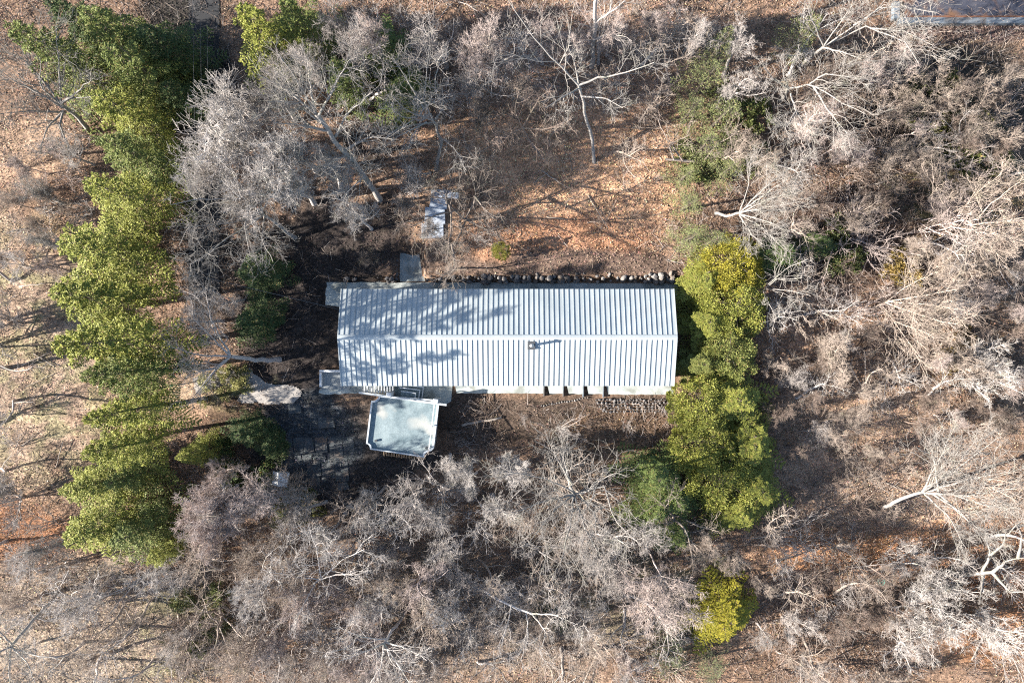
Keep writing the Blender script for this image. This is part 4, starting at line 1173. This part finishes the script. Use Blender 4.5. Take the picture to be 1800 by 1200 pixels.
hero('bare_tree', [(1133, 945, None), (1145, 980, 3), (1162, 1012, 5)],
     [[(1162, 1012, 5), (1140, 1040, 6.5), (1115, 1060, 8)], [(1162, 1012, 5), (1165, 1055, 7), (1170, 1090, 8.5)], [(1162, 1012, 5), (1195, 1050, 7), (1220, 1080, 8)], [(1162, 1012, 5), (1190, 1020, 6.5), (1225, 1030, 8)], [(1160, 1010, 5), (1130, 1020, 6.5), (1110, 1025, 7.5)], [(1163, 1014, 5), (1150, 1060, 7), (1140, 1100, 8.5)]],
     BK['pink'], .1, 'pinkish fuzzy crowned tree with a slim bent trunk above the golden evergreen', 322, n2=12, n3=7, n4=4, curl=.1, l2=.45)
hero('bare_tree', [(1305, 318, None), (1270, 295, 1.2), (1235, 285, 2.2), (1170, 280, 3.0)], [[(1235, 285, 2.2), (1260, 255, 4), (1300, 230, 5.5)], [(1260, 290, 1.6), (1300, 262, 4), (1340, 250, 5.5)], [(1200, 282, 2.8), (1170, 240, 4), (1150, 200, 5)], [(1185, 281, 3), (1175, 255, 4), (1215, 235, 4.5)]],
     BK['tan'], .2, 'low pale trunk lying across the lower edge of the ivy, right of the clearing', 323, n2=6)
hero('bare_tree', [(1180, 150, None), (1172, 130, 2), (1168, 85, 4)], [[(1168, 85, 4), (1185, 50, 6), (1210, 30, 7)], [(1172, 110, 3), (1205, 100, 5), (1245, 70, 6.5)], [(1172, 120, 2.5), (1140, 95, 4), (1110, 80, 5)], [(1170, 95, 4), (1150, 55, 5.5), (1130, 30, 7)]],
     BK['tan'], .12, 'thin crooked tan tree on the right side of the orange clearing', 324, n2=6)
hero('bare_tree', [(1340, 525, None), (1335, 515, 1.5), (1342, 510, 3)], [[(1342, 510, 3), (1365, 490, 5), (1410, 488, 6.5)], [(1342, 512, 3), (1350, 530, 4), (1360, 548, 4.5)], [(1345, 508, 3.2), (1385, 510, 5), (1425, 520, 6)], [(1350, 500, 4), (1385, 470, 5.5), (1420, 455, 6.5)]],
     BK['white'], .09, 'slim white branches reaching right beside the golden evergreens', 325, n2=5, n3=4, n4=3)

# ------------------------------------------------------------------ further bare trees, each placed on its own crown
SPEC = [  # kind, u, v, h, R, colour, phrase
    ('maple', 335, 215, 12.7, 5.29, 'pale', 'dense pale grey tree'), ('maple', 305, 265, 11.7, 4.10, 'pale', 'dense pale grey tree'), ('maple', 405, 165, 12.7, 4.75, 'pale', 'dense pale grey tree'), ('maple', 385, 285, 11.7, 4.54, 'pale', 'dense pale grey tree'),
    ('maple', 470, 225, 11.7, 4.10, 'pale', 'dense pale grey tree'), ('maple', 420, 110, 12.2, 3.46, 'grey', 'dense pale grey tree'), ('maple', 470, 300, 11.2, 3.67, 'pale', 'dense pale grey tree'), ('oak', 600, 335, 6.5, 3.20, 'pale', 'dense pale grey tree'), ('maple', 560, 300, 7, 3.00, 'pale', 'dense pale grey tree'),
    ('oak', 625, 380, 6.0, 2.20, 'pale', 'dense pale grey tree'), ('fuzzy', 510, 80, 9.0, 3.00, 'grey', 'dense pale grey tree'), ('maple', 600, 40, 9.5, 3.20, 'grey', 'dense pale grey tree'), ('oak', 560, 20, 9.0, 3.00, 'grey', 'dense pale grey tree'), ('fuzzy', 640, 20, 9.0, 2.80, 'pink', 'dense pale grey tree'),
    ('oak', 330, 560, 6.5, 2.60, 'grey', 'crooked grey tree'), ('oak', 375, 520, 6.0, 2.30, 'grey', 'crooked grey tree'), ('fuzzy', 320, 640, 5.0, 2.00, 'grey', 'crooked grey tree'), ('oak', 290, 600, 6.0, 2.00, 'grey', 'crooked grey tree'),
    ('fuzzy', 330, 895, 10.2, 4.84, 'pink', 'pinkish fuzzy tree'), ('fuzzy', 310, 935, 9.7, 3.08, 'pink', 'pinkish fuzzy tree'), ('fuzzy', 370, 930, 9.7, 4.18, 'pink', 'pinkish fuzzy tree'), ('fuzzy', 350, 850, 8, 2.2, 'pink', 'pinkish fuzzy tree'), ('fuzzy', 350, 985, 9.2, 2.86, 'pink', 'pinkish fuzzy tree'),
    ('thin', 740, 270, 6.0, 2.30, 'grey', 'fine twigged tree'), ('fuzzy', 715, 320, 4, 2.50, 'tan', 'fine twigged tree'), ('thin', 830, 250, 5.0, 2.00, 'tan', 'fine twigged tree'), ('fuzzy', 745, 390, 4.0, 1.80, 'grey', 'fine twigged tree'), ('thin', 690, 300, 7.0, 2.40, 'pale', 'fine twigged tree'), ('fuzzy', 700, 360, 4.0, 1.90, 'tan', 'fine twigged tree'), ('thin', 790, 460, 5.5, 1.90, 'tan', 'fine twigged tree'), ('thin', 855, 330, 3.5, 1.50, 'brown', 'fine twigged tree'), ('fuzzy', 640, 440, 3.5, 1.70, 'dark', 'fine twigged tree'),
    ('maple', 820, 30, 10.0, 3.00, 'pink', 'mauve grey tree'), ('oak', 760, 20, 10.0, 3.20, 'grey', 'mauve grey tree'), ('fuzzy', 870, 70, 8.0, 3.00, 'pink', 'mauve grey tree'), ('fuzzy', 960, 30, 8.0, 2.80, 'pink', 'mauve grey tree'), ('fuzzy', 1000, 60, 7.0, 2.60, 'pink', 'mauve grey tree'), ('fuzzy', 1090, 25, 7.5, 2.80, 'pink', 'mauve grey tree'), ('fuzzy', 1150, 20, 7.0, 2.40, 'pink', 'mauve grey tree'), ('oak', 840, 120, 6.0, 2.50, 'grey', 'mauve grey tree'), ('oak', 900, 130, 5.5, 2.30, 'tan', 'mauve grey tree'), ('fuzzy', 830, 180, 6.0, 2.40, 'tan', 'mauve grey tree'),
    ('thin', 880, 210, 6.0, 2.30, 'tan', 'thin see-through tan tree'), ('thin', 1080, 150, 6.0, 2.60, 'tan', 'thin see-through tan tree'), ('thin', 1100, 230, 6.0, 2.60, 'tan', 'thin see-through tan tree'), ('thin', 980, 180, 6.5, 2.40, 'tan', 'thin see-through tan tree'), ('thin', 1000, 350, 3.4, 1.80, 'brown', 'thin see-through tan tree'), ('thin', 1040, 380, 3.0, 1.50, 'brown', 'thin see-through tan tree'), ('thin', 1150, 170, 6.0, 2.20, 'tan', 'thin see-through tan tree'), ('thin', 1110, 320, 3.0, 1.50, 'brown', 'thin see-through tan tree'),
    ('fuzzy', 830, 860, 7.0, 3.24, 'pale', 'pale curly tree'), ('fuzzy', 890, 850, 7.0, 3.12, 'pale', 'pale curly tree'), ('oak', 860, 910, 8.0, 3.36, 'pale', 'pale curly tree'), ('oak', 780, 820, 6.0, 2.16, 'pale', 'pale curly tree'), ('fuzzy', 1060, 1000, 7.0, 2.40, 'grey', 'pale curly tree'),
    ('fuzzy', 1265, 980, 6.0, 2.60, 'tan', 'sandy fuzzy tree'), ('fuzzy', 1300, 1000, 5.0, 2.00, 'tan', 'sandy fuzzy tree'), ('fuzzy', 1165, 1050, 5.0, 2.20, 'pink', 'sandy fuzzy tree'), ('fuzzy', 1110, 1180, 5.0, 1.80, 'pink', 'sandy fuzzy tree'),
    ('plume', 1680, 1075, 6.5, 3.20, 'pale', 'tangled white tree'), ('plume', 1640, 1110, 5.5, 2.60, 'pale', 'tangled white tree'), ('oak', 1700, 1140, 6.0, 2.80, 'pale', 'tangled white tree'), ('plume', 1780, 1130, 6.0, 2.40, 'pale', 'tangled white tree'),
    ('plume', 1510, 640, 6.0, 2.90, 'tan', 'sandy bushy tree'), ('plume', 1775, 650, 6.0, 2.80, 'pale', 'sandy bushy tree'), ('plume', 1700, 620, 5.0, 2.20, 'tan', 'sandy bushy tree'), ('fuzzy', 1770, 520, 5.0, 2.40, 'pink', 'sandy bushy tree'), ('fuzzy', 1730, 470, 5.0, 2.00, 'tan', 'sandy bushy tree'), ('plume', 1780, 200, 6.0, 2.80, 'tan', 'sandy bushy tree'), ('plume', 1720, 130, 5.5, 2.60, 'tan', 'sandy bushy tree'), ('plume', 1620, 160, 5.0, 2.40, 'tan', 'sandy bushy tree'), ('plume', 1640, 270, 4.5, 2.20, 'tan', 'sandy bushy tree'), ('plume', 1600, 270, 4.0, 1.90, 'tan', 'sandy bushy tree'), ('plume', 1790, 450, 5.0, 2.20, 'tan', 'sandy bushy tree'), ('plume', 1790, 760, 5.0, 2.20, 'tan', 'sandy bushy tree'),
    ('oak', 1460, 200, 7.0, 2.60, 'pink', 'mauve grey tree'), ('fuzzy', 1500, 240, 6.0, 2.30, 'pink', 'mauve grey tree'), ('oak', 1330, 60, 8.0, 2.80, 'grey', 'mauve grey tree'), ('oak', 1320, 140, 7.0, 2.60, 'grey', 'mauve grey tree'), ('oak', 1300, 250, 6.0, 2.40, 'tan', 'mauve grey tree'), ('oak', 1360, 260, 6.0, 2.20, 'tan', 'mauve grey tree'), ('fuzzy', 1560, 110, 5.0, 2.20, 'pink', 'mauve grey tree'), ('fuzzy', 1240, 30, 7.0, 2.40, 'grey', 'mauve grey tree'),
    ('thin', 1430, 690, 3.5, 1.90, 'brown', 'thin see-through tan tree'), ('thin', 1400, 630, 3.5, 1.80, 'tan', 'thin see-through tan tree'), ('thin', 1600, 640, 5.0, 2.00, 'tan', 'thin see-through tan tree'), ('thin', 1460, 760, 3.5, 1.80, 'brown', 'thin see-through tan tree'),
    ('fuzzy', 40, 420, 5.0, 2.00, 'white', 'whitish spindly tree'), ('oak', 30, 330, 6.0, 2.00, 'white', 'whitish spindly tree'), ('oak', -10, 460, 5.0, 2.00, 'pale', 'whitish spindly tree'), ('oak', 90, 970, 5.0, 1.60, 'white', 'whitish spindly tree'), ('oak', 25, 990, 5.0, 2.00, 'white', 'whitish spindly tree'),
]
def region(u, v):
    if v < 320 and u < 520: return 'the upper left woods'
    if v < 150 and u < 1210: return 'the woods along the top edge'
    if v < 500 and u < 680: return 'the woods behind the dark yard'
    if v < 500 and u < 870: return 'the woods around the blue slabs'
    if v < 460 and u < 1210: return 'the orange clearing'
    if v < 320 and u >= 1210: return 'the upper right woods'
    if v < 560 and u >= 1210: return 'the right hand thicket'
    if v < 740 and u >= 1210: return 'the right side below the plume tree'
    if v < 960 and u >= 1210: return 'the open slope on the right'
    if u >= 1210: return 'the lower right thicket'
    if u < 300 and v < 900: return 'the pale lawn on the left'
    if u < 300: return 'the bottom left corner'
    if v < 830: return 'the yard around the house'
    if u < 520: return 'the thicket below the hutch'
    if u < 780: return 'the bottom thicket below the deck'
    if u < 1000: return 'the bottom thicket at the centre'
    return 'the thicket left of the golden evergreen'
for (k, u, v, h, R, c, ph) in SPEC:
    e = tree('bare_tree', k, u, v, h, R, BK[c])
    REG.append((e, ph, 'bare tree', u, v))

def fill(n, u0, v0, u1, v1, mind, seed, fn, avoid=()):
    r = random.Random(seed); pts = []
    tries = 0
    while len(pts) < n and tries < n * 60:
        tries += 1
        u, v = r.uniform(u0, u1), r.uniform(v0, v1)
        if any(math.hypot(u - a, v - b) < mind for a, b in pts): continue
        if any(a < u < c and b < v < d for a, b, c, d in avoid): continue
        pts.append((u, v)); fn(u, v, r)

AV = [(540, 470, 1230, 860), (420, 640, 650, 860), (1560, -60, 1860, 60)]
def filler(cols, kinds, hr, Rr, ph):
    def f(u, v, r):
        h = r.uniform(*hr)
        e = tree('bare_tree', r.choice(kinds), u, v, h, r.uniform(*Rr), BK[r.choice(cols)])
        REG.append((e, ph, 'bare tree', u, v))
    return f
fill(40, 400, 885, 800, 1230, 42, 1, filler(['pale', 'grey', 'tan', 'pink'], ['oak', 'oak', 'maple', 'thin'], (5.5, 9.5), (2.7, 3.9), 'greyish twiggy tree'))
fill(26, 780, 920, 1140, 1230, 48, 2, filler(['grey', 'tan', 'pale'], ['oak', 'thin'], (5, 8.5), (2.4, 3.5), 'greyish twiggy tree'))
fill(18, 1340, 985, 1640, 1230, 50, 3, filler(['brown', 'tan', 'grey'], ['oak', 'thin', 'plume'], (3.5, 5.5), (1.6, 2.4), 'brownish twiggy tree'))
fill(26, 1400, 80, 1830, 360, 48, 4, filler(['brown', 'tan', 'brown', 'pink'], ['plume', 'thin', 'oak'], (3.5, 5.5), (1.7, 2.4), 'brownish twiggy tree'), AV)
fill(18, 1590, 420, 1840, 760, 52, 5, filler(['tan', 'brown', 'pink'], ['plume', 'fuzzy'], (3.5, 5), (1.7, 2.3), 'brownish twiggy tree'))
fill(22, -20, 990, 310, 1230, 44, 6, filler(['tan', 'pale', 'pale'], ['oak', 'thin'], (4, 6.5), (2.2, 3.2), 'thin tan tree'))
fill(9, -20, 250, 120, 480, 50, 7, filler(['pink', 'pale', 'tan'], ['fuzzy', 'oak'], (3, 4.5), (1.5, 2.2), 'thin pinkish tree'))
fill(14, 1365, 590, 1570, 800, 42, 8, filler(['brown', 'tan', 'grey'], ['oak', 'fuzzy'], (3.0, 4.6), (1.6, 2.3), 'low brown twiggy tree'))
fill(26, 310, 880, 1190, 1230, 72, 51, filler(['pale', 'grey', 'tan'], ['thin'], (6, 9), (3.2, 4.6), 'lacy thin branched tree'))
fill(20, 1380, 60, 1840, 760, 88, 52, filler(['grey', 'tan', 'pale'], ['thin'], (4, 6.5), (2.8, 3.8), 'lacy thin branched tree'), AV)
fill(9, 1340, 960, 1820, 1220, 84, 53, filler(['grey', 'tan', 'pale'], ['thin'], (4.5, 6.5), (2.8, 3.8), 'lacy thin branched tree'))
fill(8, -10, 980, 310, 1220, 84, 54, filler(['pale', 'tan'], ['thin'], (5, 7), (2.8, 4.0), 'lacy thin branched tree'))
fill(9, 560, -20, 1180, 140, 80, 55, filler(['grey', 'pale'], ['thin'], (6, 9), (3.0, 4.0), 'lacy thin branched tree'))
# trees beyond the left edge whose shadows cross the lawn
for i, (u, v, h, R) in enumerate([(-150, 655, 7.5, 3.4), (-110, 760, 5.0, 3), (-60, 845, 3.6, 2.2), (-80, 480, 5.0, 2.8), (-90, 990, 5, 2.6), (-60, 715, 4.5, 2.6), (-70, 560, 4.5, 2.6), (-60, 905, 5, 2.8), (-130, 610, 5.5, 3.0)]):
    e = tree('bare_tree', 'plume' if i > 5 else 'thin', u, v, h * 1.25, R * 1.2, BK['grey']); tag(e, 'bare grey tree beyond the left edge, %s counted down that edge' % ['fourth', 'sixth', 'seventh', 'first', 'last', 'fifth', 'second', 'eighth', 'third'][i], 'bare tree', 'bare trees beyond the left edge')

# bare shrubs
def shrub(cols, sr, ph):
    def f(u, v, r):
        g = G(u, v)
        o = obj('bare_shrub', SHRUBS[r.randrange(len(SHRUBS))], None, g)
        s = r.uniform(*sr); o.scale = (s * r.uniform(.9, 1.4), s * r.uniform(.9, 1.4), s * r.uniform(.6, 1.0)); o.rotation_euler = (0, 0, r.uniform(0, 6.28))
        o.color = (*BK[r.choice(cols)], 1)
        REG.append((o, ph, 'bare shrub', u, v))
    return f
fill(34, 300, 880, 760, 1180, 40, 11, shrub(['brown', 'grey', 'tan'], (0.88, 1.62), 'low bare shrub'))
fill(30, 760, 900, 1200, 1180, 44, 12, shrub(['brown', 'grey', 'tan'], (0.75, 1.49), 'low bare shrub'))
fill(38, 1380, 100, 1760, 560, 42, 13, shrub(['brown', 'tan', 'pink'], (0.88, 1.76), 'low bare shrub'), AV)
fill(26, 1360, 560, 1740, 900, 52, 14, shrub(['brown', 'tan', 'brown'], (0.62, 1.35), 'low bare shrub'))
fill(28, 1340, 940, 1760, 1180, 46, 15, shrub(['brown', 'grey', 'brown'], (0.75, 1.49), 'low bare shrub'))
fill(22, 560, -10, 1190, 200, 56, 16, shrub(['brown', 'pink', 'grey'], (0.75, 1.49), 'low bare shrub'))
fill(14, 880, 180, 1180, 420, 62, 17, shrub(['brown', 'tan'], (.35, .7), 'low bare shrub'))
fill(16, 20, 250, 160, 480, 40, 18, shrub(['tan', 'pale', 'pink'], (.5, .9), 'low bare shrub'))
fill(14, 20, 830, 320, 1170, 60, 19, shrub(['tan', 'brown', 'grey'], (.5, .9), 'low bare shrub'))
fill(10, 0, 480, 90, 880, 40, 23, shrub(['grey', 'tan', 'brown'], (.5, 1.0), 'low bare shrub'))
fill(11, 800, 720, 1150, 860, 50, 20, shrub(['brown', 'grey'], (.4, .75), 'low bare shrub'))
fill(8, 640, 240, 850, 440, 50, 21, shrub(['brown', 'grey'], (.5, .9), 'low bare shrub'))

def lshrub(col, sr, ph, name='leafy_shrub'):
    def f(u, v, r):
        g = G(u, v); e = empty(name, g, r.uniform(0, 6.28)); s = r.uniform(*sr); e.scale = (s, s, s * r.uniform(.7, 1.1))
        a, b = LSHRUBS[r.randrange(len(LSHRUBS))]
        x = obj('stem', a, e); x.color = (.2, .16, .12, 1)
        y = obj('foliage', b, e); k = r.uniform(.8, 1.25); y.color = (col[0] * k, col[1] * k, col[2] * k, 1)
        REG.append((e, ph, 'shrub', u, v))
    return f
fill(9, 1600, 150, 1740, 300, 38, 31, lshrub((.10, .11, .035), (.8, 1.3), 'dark green leafy shrub'))
fill(5, 1640, 200, 1780, 300, 45, 32, lshrub((.22, .22, .06), (.6, 1.0), 'pale green leafy shrub'))
fill(3, 1562, 460, 1615, 505, 24, 33, lshrub((.27, .19, .065), (.8, 1.1), 'tawny leafed shrub'))
fill(3, 1650, 590, 1700, 640, 26, 34, lshrub((.28, .20, .09), (.7, .9), 'tawny leafed shrub'))
fill(7, 1195, 170, 1330, 320, 40, 35, lshrub((.13, .15, .05), (.8, 1.3), 'dull green leafy shrub'))
fill(5, 380, 735, 480, 830, 34, 36, lshrub((.07, .10, .03), (.7, 1.1), 'dark green leafy shrub'))
fill(6, 350, 650, 430, 720, 24, 37, lshrub((.24, .23, .09), (.4, .7), 'pale green leafy shrub'))
fill(4, 1440, 400, 1490, 470, 26, 38, lshrub((.09, .11, .04), (.6, 1.0), 'dark green leafy shrub'))
fill(6, 480, 870, 560, 920, 26, 39, lshrub((.16, .17, .05), (.5, .8), 'dull green leafy shrub'))
fill(5, 300, 1000, 420, 1150, 34, 40, lshrub((.18, .20, .08), (.6, 1.0), 'dull green leafy shrub'))
fill(4, 920, 1060, 990, 1100, 22, 41, lshrub((.09, .15, .05), (.4, .6), 'dull green leafy shrub'))
fill(4, 640, 100, 740, 160, 30, 42, lshrub((.10, .13, .03), (.8, 1.2), 'dull green leafy shrub'))

# ------------------------------------------------------------------ undergrowth: thin dead stems, one mass
def undergrowth(n, seed):
    r = RS(seed)
    u = r.uniform(-60, 1860, n); v = r.uniform(-60, 1260, n)
    d = smooth(.30, .62, vnoise(u * .012, v * .012, 51) * .6 + vnoise(u * .04, v * .04, 52) * .4)
    for (bu, bv, ru, rv, f) in [(1010, 320, 200, 170, .35), (50, 640, 150, 260, .25), (560, 620, 140, 260, .25), (950, 465, 260, 40, .1), (620, 800, 130, 80, .15)]:
        w = 1 - smooth(.7, 1.2, np.sqrt(((u - bu) / ru) ** 2 + ((v - bv) / rv) ** 2)); d = d * (1 - w * (1 - f))
    k = clear_mask(u, v) & (r.rand(n) < d)
    u, v = u[k], v[k]; n = len(u)
    x, y = U2X(u), V2Y(v)
    S = np.stack([x, y, terrain(x, y)], -1)
    az = r.uniform(0, 6.28, n); el = np.abs(r.normal(.1, .6, n)).clip(0, 1.45)
    D = np.stack([np.cos(az) * np.cos(el), np.sin(az) * np.cos(el), np.sin(el)], -1)
    PP = grow(r, S, D, r.uniform(.35, 1.5, n), 3, .18, -.02)
    PP[:, :, 2] = np.maximum(PP[:, :, 2], S[:, None, 2] + .03)
    V, F = tubes(PP, np.array([[.014, .011, .007]]).repeat(n, 0) * r.uniform(.7, 1.5, n)[:, None], 3)
    me = make_mesh('undergrowth', V, F, M_twig)
    base = np.array([BK['tan'], BK['grey'], BK['brown'], BK['brown'], BK['dark']])[r.randint(0, 5, n)] * np.exp(r.normal(0, .25, n))[:, None]
    set_color(me, 'tint', np.repeat(base.clip(.02, .65), 9, 0))
    return tag(obj('undergrowth', me), 'tangle of thin dead stems and twigs over the woodland floor', 'undergrowth', kind='stuff')
undergrowth(88000, 9)

# ------------------------------------------------------------------ small things
def log_thing(name, a, b, r0, mat, label, cat):
    a = Vector(a); b = Vector(b); d = b - a
    r = RS(int(abs(a.x * 100)) + 1)
    K = 7
    pp = np.array([list(a + d * i / (K - 1)) for i in range(K)]); pp[1:-1] += r.normal(0, .03, (K - 2, 3))
    V, F = tubes(pp[None], np.linspace(r0, r0 * .75, K)[None], 9)
    me = make_mesh(name, V, F, mat, True)
    bm = bmesh.new(); bm.from_mesh(me); bmesh.ops.holes_fill(bm, edges=[e for e in bm.edges if e.is_boundary], sides=0); bm.to_mesh(me); bm.free()
    return tag(obj(name, me), label, cat)
a, b = G(812, 747), G(882, 733)
log_thing('fallen_log', (a.x, a.y, a.z + .12), (b.x, b.y, b.z + .12), .12, M_log, 'long grey fallen log right of the raised deck', 'log')
a, b = G(1043, 836), G(1054, 828)
log_thing('cut_log', (a.x, a.y, a.z + .2), (b.x, b.y, b.z + .2), .2, M_wood, 'short orange cut log left of the upright stump', 'log')
a, b = G(1056, 832), G(1066, 836)
log_thing('cut_log', (a.x, a.y, a.z + .2), (b.x, b.y, b.z + .2), .17, M_wood, 'short orange cut log leaning on the upright stump', 'log')
p = G(1063, 826)
m = MB().cyl((0, 0, -.1), .24, .19, .7, 12); tag(m.build('stump', M_log, None, p), 'pale upright tree stump in the open slope below the house', 'stump')
p = G(1604, 968)
tag(MB().cyl((0, 0, -.1), .3, .24, .5, 12).build('stump', M_path, None, p), 'pale cut stump among orange leaves, lower right', 'stump')
a, b = G(1565, 316), G(1510, 330)
log_thing('fallen_branch', (a.x, a.y, a.z + .1), (b.x, b.y, b.z + .1), .05, M_log, 'short pale fallen branch in the right hand thicket', 'branch')
a, b = G(440, 895), G(512, 872)
log_thing('fallen_log', (a.x, a.y, a.z + .15), (b.x, b.y, b.z + .15), .2, M_log, 'mossy grey log lying below the white hutch', 'log')
a, b = G(1480, 905), G(1440, 885)

r_ = random.Random(77)
for (n_, u0, v0, u1, v1) in [(14, 1380, 580, 1780, 960), (4, 880, 180, 1180, 420), (9, 420, 960, 1150, 1170), (6, 1380, 980, 1780, 1170), (5, 20, 500, 110, 900)]:
    for _ in range(n_):
        u, v = r_.uniform(u0, u1), r_.uniform(v0, v1); th = r_.uniform(-.6, .6) if r_.random() < .6 else r_.uniform(0, 6.28); L_ = r_.uniform(25, 70)
        a, b = G(u, v), G(u + L_ * math.cos(th), v + L_ * math.sin(th)); q = r_.uniform(.025, .065)
        o = log_thing('fallen_branch', (a.x, a.y, a.z + q + .03), (b.x, b.y, b.z + q + r_.uniform(.02, .3)), q, M_log, 'x', 'branch')
        REG.append((o, 'fallen grey branch', 'branch', u, v))

def post(u, v, mat, label, h=.9):
    g = G(u, v); e = empty('marker_post', g)
    MB().cyl((0, 0, -.1), .04, .04, h, 8).build('shaft', mat, e)
    MB().cyl((0, 0, h - .1), .13, .11, .22, 10).build('head', mat, e)
    tag(e, label, 'marker post')
post(311, 676, M_green, 'upper of two small green posts left of the curved walk')
post(313, 712, M_green, 'lower of two small green posts left of the curved walk')
post(318, 655, M_red, 'small red topped post above the two green ones')
# teal tub
g = G(1546, 1020); tub = tag(empty('garden_tub', g), 'small teal plastic tub among the shrubs, lower right', 'tub')
m = MB(); n = 16
def circ(r_, z): return [(r_ * math.cos(i * 2 * math.pi / n), r_ * math.sin(i * 2 * math.pi / n), z) for i in range(n)]
o0, o1, i1, i0 = circ(.22, 0), circ(.32, .35), circ(.29, .35), circ(.2, .05)
for A_, B_ in ((o0, o1), (o1, i1), (i1, i0)):
    m.quadfaces([[A_[i], A_[(i + 1) % n], B_[(i + 1) % n], B_[i]] for i in range(n)])
m.quadfaces([i0])
m.build('bowl', M_teal, tub)
MB().box((0, 0, .36), (.70, .05, .03), .5).build('handle', M_teal, tub)
# overhead wires along the lane and the drop to the house
def wire(pts, r0, label):
    a, b = Vector(pts[0]), Vector(pts[-1])
    K = 26
    pp = np.array([list(a.lerp(b, i / (K - 1)) - Vector((0, 0, pts[1] * 4 * (i / (K - 1)) * (1 - i / (K - 1))))) for i in range(K)])
    V, F = tubes(pp[None], np.full((1, K), r0), 5)
    tag(obj('overhead_wire', make_mesh('overhead_wire', V, F, M_wire, True)), label, 'wire')
for i, (u, lab) in enumerate([(335, 'leftmost of the three wires above the asphalt lane'), (348, 'middle one of the three wires above the asphalt lane'), (360, 'rightmost of the three wires above the asphalt lane')]):
    a, b = P(u, -120, 8.0 - i * .3), P(u + 4, 720, 7.4 - i * .3)
    wire((tuple(a), .5, tuple(b)), .009, lab)
a, b = P(602, 545, 3.0), P(345, 484, 7.0)
wire((tuple(a), .3, tuple(b)), .02, 'service wire running from the house corner to the lane')


# labels for the placed trees and shrubs: look + place + order within that place
from collections import defaultdict
buckets = defaultdict(list)
for (o, ph, cat, u, v) in REG:
    buckets[(ph, cat, region(u, v))].append((u, o))
for (ph, cat, rg), lst in buckets.items():
    lst.sort(key=lambda q: q[0])
    for i, (u, o) in enumerate(lst):
        if len(lst) == 1: lab = '%s standing alone of its kind in %s' % (ph, rg)
        elif i == len(lst) - 1: lab = '%s, last from the left in %s' % (ph, rg)
        else: lab = '%s, %s from the left in %s' % (ph, ORD[i], rg)
        tag(o, lab, cat, '%ss in %s' % (ph, rg))
